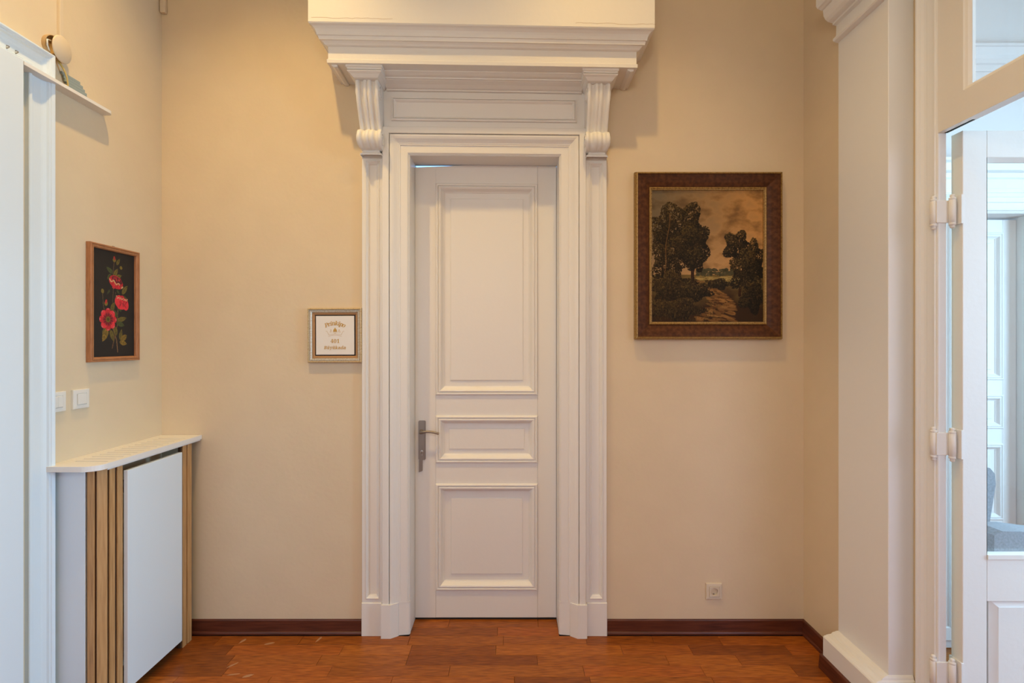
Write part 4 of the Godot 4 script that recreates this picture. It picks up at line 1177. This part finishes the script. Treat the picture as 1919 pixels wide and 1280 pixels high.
func build_sign() -> void:
	var x0 := -1.0575
	var x1 := -0.7765
	var y0 := 1.4095
	var y1 := 1.692
	var cx := (x0 + x1) / 2
	var cy := (y0 + y1) / 2
	var root := thing("room_sign", "square gilt-framed white room sign reading 401 beside the door", "sign", Vector3(cx, y0, 0))
	var I := Transform3D(Basis(Vector3(0, 0, 1), 0.004), Vector3(cx, cy, 0)) * Transform3D(Basis.IDENTITY, Vector3(-cx, -cy, 0))
	var m := MB.new()
	m.ring(I, x0, y0, x1, y1, [Vector2(0.001, 0.001), Vector2(0, 0.018), Vector2(0.002, 0.022), Vector2(0.006, 0.023), Vector2(0.008, 0.020)], false)
	part(root, "outer_edge", m, M.champagne)
	m = MB.new()
	m.ring(I, x0, y0, x1, y1, [Vector2(0.008, 0.020), Vector2(0.0085, 0.017), Vector2(0.014, 0.019), Vector2(0.020, 0.018), Vector2(0.0235, 0.014)], false)
	part(root, "frame", m, M.silver)
	m = MB.new()
	m.ring(I, x0, y0, x1, y1, [Vector2(0.0235, 0.014), Vector2(0.024, 0.016), Vector2(0.027, 0.016), Vector2(0.0285, 0.012), Vector2(0.034, 0.010), Vector2(0.036, 0.006)], false)
	part(root, "inner_slip", m, M.copper)
	m = MB.new()
	m.box(Vector3(x0 + 0.034, y0 + 0.034, 0.002), Vector3(x1 - 0.034, y1 - 0.034, 0.005), I)
	part(root, "backing", m, M.black)
	m = MB.new()
	m.cbox(Vector3(x0 + 0.0415, y0 + 0.041, 0.005), Vector3(x1 - 0.0415, y1 - 0.0405, 0.012), 0.001, I)
	var plq := part(root, "plaque", m, M.plaque)
	var zt := 0.0125
	# arched word
	var word := "Prinkipo"
	var R := 0.085
	var wid := [0.019, 0.013, 0.010, 0.0165, 0.0165, 0.010, 0.016, 0.0145]
	var total := 0.0
	for w in wid: total += w
	var at := -total / 2
	for k in word.length():
		var mid: float = at + wid[k] / 2
		at += wid[k]
		var a := -mid / R * 0.86
		text_part(plq, "letter", word[k], 0.0295, Vector3(cx + R * sin(-a) * 1.12, cy + 0.0625 - R + R * cos(a), zt), a * 0.8, 0.22, M.gold_print)
	text_part(plq, "lettering", "401", 0.0285, Vector3(cx, cy - 0.0295, zt), 0.0, 0.0, M.gold_print)
	text_part(plq, "lettering", "Büyükada", 0.0226, Vector3(cx, cy - 0.0635, zt), 0.0, 0.2, M.gold_print)
	# emblem: a spade in a thin crown
	m = MB.new()
	var ex := cx
	var ey := cy + 0.0235
	var sp := PackedVector2Array()
	for q in [[0, 0.0175], [0.003, 0.012], [0.008, 0.006], [0.0098, 0.001], [0.0085, -0.0035], [0.0055, -0.005], [0.0025, -0.004], [0.0012, -0.003], [0.0022, -0.008], [-0.0022, -0.008], [-0.0012, -0.003], [-0.0025, -0.004], [-0.0055, -0.005], [-0.0085, -0.0035], [-0.0098, 0.001], [-0.008, 0.006], [-0.003, 0.012]]:
		sp.append(Vector2(ex + q[0], ey + q[1]))
	m.extr(Transform3D.IDENTITY, sp, 0.012, zt)
	for s in [-1, 1]:
		m.cbox(Vector3(ex + s * 0.0085 - 0.0018, ey - 0.0078, 0.012), Vector3(ex + s * 0.0085 + 0.0018, ey - 0.0042, zt), 0.0002)
	m.cbox(Vector3(ex - 0.005, ey - 0.0125, 0.012), Vector3(ex + 0.005, ey - 0.0108, zt), 0.0001)
	var line := func(pts: Array, wd: float) -> void:
		for k in pts.size() - 1:
			var a: Vector2 = pts[k]
			var b: Vector2 = pts[k + 1]
			var nn := (b - a).orthogonal().normalized() * wd / 2
			m.extr(Transform3D.IDENTITY, PackedVector2Array([a + nn, b + nn, b - nn, a - nn]), 0.012, zt)
	for s in [-1, 1]:
		var o := Vector2(ex, ey)
		line.call([o + Vector2(s * 0.016, -0.007), o + Vector2(s * 0.0185, -0.001), o + Vector2(s * 0.0215, 0.008), o + Vector2(s * 0.0235, -0.001), o + Vector2(s * 0.027, -0.008)], 0.0011)
		line.call([o + Vector2(s * 0.019, -0.006), o + Vector2(s * 0.026, -0.007)], 0.0011)
		line.call([o + Vector2(s * 0.048, -0.001), o + Vector2(s * 0.042, -0.002), o + Vector2(s * 0.039, -0.008), o + Vector2(s * 0.035, -0.014), o + Vector2(s * 0.033, -0.021)], 0.0011)
		var arc := []
		var arc2 := []
		for k in 9:
			var t := k / 8.0
			arc.append(o + Vector2(s * 0.033 * t, -0.0165 - 0.004 * t * t))
			arc2.append(o + Vector2(s * 0.034 * t, -0.022 - 0.0065 * t * t))
		line.call(arc, 0.0011)
		line.call(arc2, 0.0013)
	part(plq, "emblem", m, M.gold_print)

# ------------------------------------------------------------------ switches, socket, junction box, trunking
func build_electrics() -> void:
	var T := left_T()
	# light switches on the left wall
	for k in 2:
		var a: float = [2.117, 2.002][k]
		var y0 := 1.237
		var root := thing("light_switch", ["single white light switch below the embroidery, nearer the corner", "double white light switch partly hidden by the left door casing"][k], "switch", T * Vector3(a + 0.04, y0, 0), "light switches on the left wall")
		var m := MB.new()
		m.ring(T, a, y0, a + 0.081, y0 + 0.081, [Vector2(0, 0), Vector2(0, 0.009), Vector2(0.002, 0.0115), Vector2(0.016, 0.0125), Vector2(0.017, 0.010)], true)
		part(root, "plate", m, M.plastic)
		var c := 0.0185
		if k == 0:
			m = MB.new()
			m.cbox(Vector3(a + c, y0 + c, 0.008), Vector3(a + 0.081 - c, y0 + 0.081 - c, 0.0155), 0.0015, T)
			part(root, "rocker", m, M.plastic)
		else:
			for j in 2:
				m = MB.new()
				m.cbox(Vector3(a + c + j * 0.0222, y0 + c, 0.008), Vector3(a + c + 0.0218 + j * 0.0222, y0 + 0.081 - c, 0.0155), 0.0015, T)
				part(root, "rocker", m, M.plastic)
	# wall socket
	var I := Transform3D.IDENTITY
	var cx := 1.049
	var cy := 0.2215
	var h := 0.0415
	var root := thing("wall_socket", "single cream power socket low on the back wall under the landscape", "socket", Vector3(cx, cy - h, 0))
	var m := MB.new()
	m.ring(I, cx - h, cy - h, cx + h, cy + h, [Vector2(0, 0), Vector2(0, 0.007), Vector2(0.002, 0.0095), Vector2(0.014, 0.011), Vector2(0.0155, 0.009), Vector2(0.017, 0.0125)], false)
	# the face with its round recess
	var n := 32
	for k in n:
		var a0 := TAU * k / n
		var a1 := TAU * (k + 1) / n
		var sq := func(a: float) -> Vector3:
			var d := Vector2(cos(a), sin(a))
			var e := (h - 0.017) / maxf(absf(d.x), absf(d.y))
			return Vector3(cx + d.x * e, cy + d.y * e, 0.0125)
		var ci := func(a: float, r: float, z: float) -> Vector3: return Vector3(cx + cos(a) * r, cy + sin(a) * r, z)
		m.quad(sq.call(a0), sq.call(a1), ci.call(a1, 0.0195, 0.0125), ci.call(a0, 0.0195, 0.0125), Vector3(0, 0, 1))
		m.quad(ci.call(a0, 0.0195, 0.0125), ci.call(a1, 0.0195, 0.0125), ci.call(a1, 0.019, -0.006), ci.call(a0, 0.019, -0.006), Vector3(-cos(a0), -sin(a0), 0))
		m.tri(ci.call(a0, 0.019, -0.006), ci.call(a1, 0.019, -0.006), Vector3(cx, cy, -0.006), Vector3(0, 0, 1))
	part(root, "plate", m, M.socket)
	for q in [[-0.008, -0.008], [0.008, 0.008]]:
		m = MB.new()
		m.lathe(Transform3D(Basis(Vector3(1, 0, 0), Vector3(0, 0, 1), Vector3(0, -1, 0)), Vector3(cx + q[0], cy + q[1], -0.006)), [Vector2(0.0032, 0), Vector2(0.0032, 0.0012), Vector2(0, 0.0012)], 12)
		part(root, "pin_hole", m, M.black)
	for y in [0.0135, -0.0185]:
		m = MB.new()
		m.cbox(Vector3(cx - 0.003, cy + y, -0.006), Vector3(cx + 0.003, cy + y + 0.005, 0.004), 0.0005)
		part(root, "earth_clip", m, M.nickel)

	# cable trunking down to the junction box
	m = MB.new()
	m.cbox(Vector3(2.052, 2.735, 0), Vector3(2.068, CEIL, 0.013), 0.001, T)
	solo("cable_trunking", m, M.cream, "thin vertical cable trunking above the loose junction box", "trunking")
	m = MB.new()
	m.cbox(Vector3(XL + 0.004, 3.22, 0.002), Vector3(XL + 0.030, CEIL, 0.022), 0.002)
	solo("cable_trunking", m, M.cream, "short end of cable trunking high in the left corner", "trunking")
	root = thing("junction_box", "round junction box with a loose tilted cover above the narrow shelf", "junction box", T * Vector3(2.05, 2.62, 0))
	m = MB.new()
	var F := T * Transform3D(Basis(Vector3(1, 0, 0), Vector3(0, 0, 1), Vector3(0, -1, 0)), Vector3(2.026, 2.684, 0.0))
	m.lathe(F, [Vector2(0.042, 0), Vector2(0.042, 0.016), Vector2(0.039, 0.016), Vector2(0.039, 0.004), Vector2(0, 0.004)], 24)
	part(root, "box", m, M.tan)
	m = MB.new()
	F = T * Transform3D(Basis(Vector3(0, 1, 0), 0.13) * Basis(Vector3(1, 0, 0), 0.05) * Basis(Vector3(1, 0, 0), Vector3(0, 0, 1), Vector3(0, -1, 0)), Vector3(2.040, 2.682, 0.027))
	m.lathe(F, [Vector2(0, 0), Vector2(0.047, 0), Vector2(0.051, 0.003), Vector2(0.051, 0.006), Vector2(0.048, 0.008), Vector2(0, 0.009)], 32)
	part(root, "cover", m, M.cream)
	m = MB.new()
	m.tube([T * Vector3(2.010, 2.70, 0.012), T * Vector3(1.985, 2.69, 0.022), T * Vector3(1.984, 2.668, 0.024), T * Vector3(2.006, 2.655, 0.014)], 0.003, 6)
	part(root, "wire", m, M.plastic)
	m = MB.new()
	var pts := []
	for k in 12:
		var t := k / 11.0
		pts.append(T * Vector3(2.045 + 0.045 * t, 2.640 - 0.09 * t, 0.012 + 0.012 * sin(t * PI)))
	m.tube(pts, 0.0032, 6)
	part(root, "wire", m, M.yellow)
	# little heap of terminals on the shelf
	m = MB.new()
	m.cbox(T * Vector3(2.074, 2.5395, 0.014) - Vector3(0.010, 0, 0.010), T * Vector3(2.074, 2.558, 0.014) + Vector3(0.010, 0, 0.010), 0.004)
	solo("terminal_block", m, M.yellow, "small yellow terminal block lying on the narrow shelf", "terminal block")
	# the fan of grey strips that leans on the wall
	root = thing("grey_strips", "stack of short grey strips leaning on the wall above the shelf", "strips", T * Vector3(2.13, 2.539, 0.01))
	for k in 6:
		m = MB.new()
		var off: float = [0.006, 0.0, 0.004, -0.004, -0.008, -0.018][k]
		var lx: float = [0.088, 0.100, 0.096, 0.096, 0.092, 0.09][k]
		m.cbox(Vector3(2.083 + off, 2.5392 + k * 0.0118, 0.002), Vector3(2.083 + off + lx, 2.5392 + (k + 1) * 0.0118, 0.016 - k * 0.0015), 0.0012, T)
		part(root, "strip", m, M.grey)

# ------------------------------------------------------------------ ceiling spots out of view, plus an added fill globe
func build_lamps() -> void:
	var glow := mat(lin(0.9, 0.8, 0.6), 0.4)
	glow.emission_enabled = true
	glow.emission = Color(1.0, 0.82, 0.50)
	glow.emission_energy_multiplier = 2.0
	# two recessed ceiling spots in front of the door cornice
	for s in [[Vector3(-1.134, 4.15, 1.0), 3.8, "left recessed ceiling spot in front of the door cornice"], [Vector3(0.395, 4.15, 1.078), 2.5, "right recessed ceiling spot in front of the door cornice"]]:
		var p: Vector3 = s[0]
		var root := thing("ceiling_spot", s[2], "lamp", Vector3(p.x, CEIL - 0.02, p.z), "ceiling spots")
		var m := MB.new()
		m.lathe(Transform3D(Basis.IDENTITY, Vector3(p.x, CEIL, p.z)), [Vector2(0.062, 0), Vector2(0.060, -0.008), Vector2(0.046, -0.012), Vector2(0.042, 0.0)], 24)
		part(root, "ring", m, M.steel)
		m = MB.new()
		m.lathe(Transform3D(Basis.IDENTITY, Vector3(p.x, CEIL, p.z)), [Vector2(0, -0.006), Vector2(0.043, -0.005), Vector2(0.043, 0.0)], 24)
		part(root, "lens", m, glow)
		var l := SpotLight3D.new()
		l.name = "ceiling_spot_light"
		l.light_color = lin(1.0, 0.66, 0.24)
		l.light_energy = s[1]
		l.light_size = 0.03
		l.spot_angle = 51.0; l.spot_angle_attenuation = 0.9
		l.spot_range = 12.0; l.spot_attenuation = 2.0
		l.shadow_enabled = true
		root.add_child(l)
		l.position = p - root.position
		l.rotation_degrees = Vector3(-90, 0, 0)
	var q := Vector3(-0.1, 2.75, 3.5)  # unseen globe added as the main fill light of the hall
	var lamp := thing("fill_globe", "unseen warm globe added behind the viewer to fill the hall with light", "lamp", q)
	var g := MB.new()
	var prof := []
	for k in 13: prof.append(Vector2(0.06 * sin(PI * k / 12.0), -0.06 * cos(PI * k / 12.0)))
	g.lathe(Transform3D(Basis.IDENTITY, q), prof, 24)
	part(lamp, "bulb", g, glow)
	g = MB.new()
	g.lathe(Transform3D(Basis.IDENTITY, q), [Vector2(0, 0.055), Vector2(0.025, 0.055), Vector2(0.022, 0.10), Vector2(0.005, 0.11), Vector2(0.005, CEIL - q.y - 0.02), Vector2(0.05, CEIL - q.y - 0.02), Vector2(0.05, CEIL - q.y)], 16)
	part(lamp, "cord", g, M.nickel)
	var o := OmniLight3D.new()
	o.name = "fill_globe_light"
	o.light_color = lin(1.0, 0.90, 0.66)
	o.light_energy = 0.84
	o.light_size = 0.05
	o.omni_range = 12.0; o.omni_attenuation = 2.0
	o.shadow_enabled = true
	lamp.add_child(o)
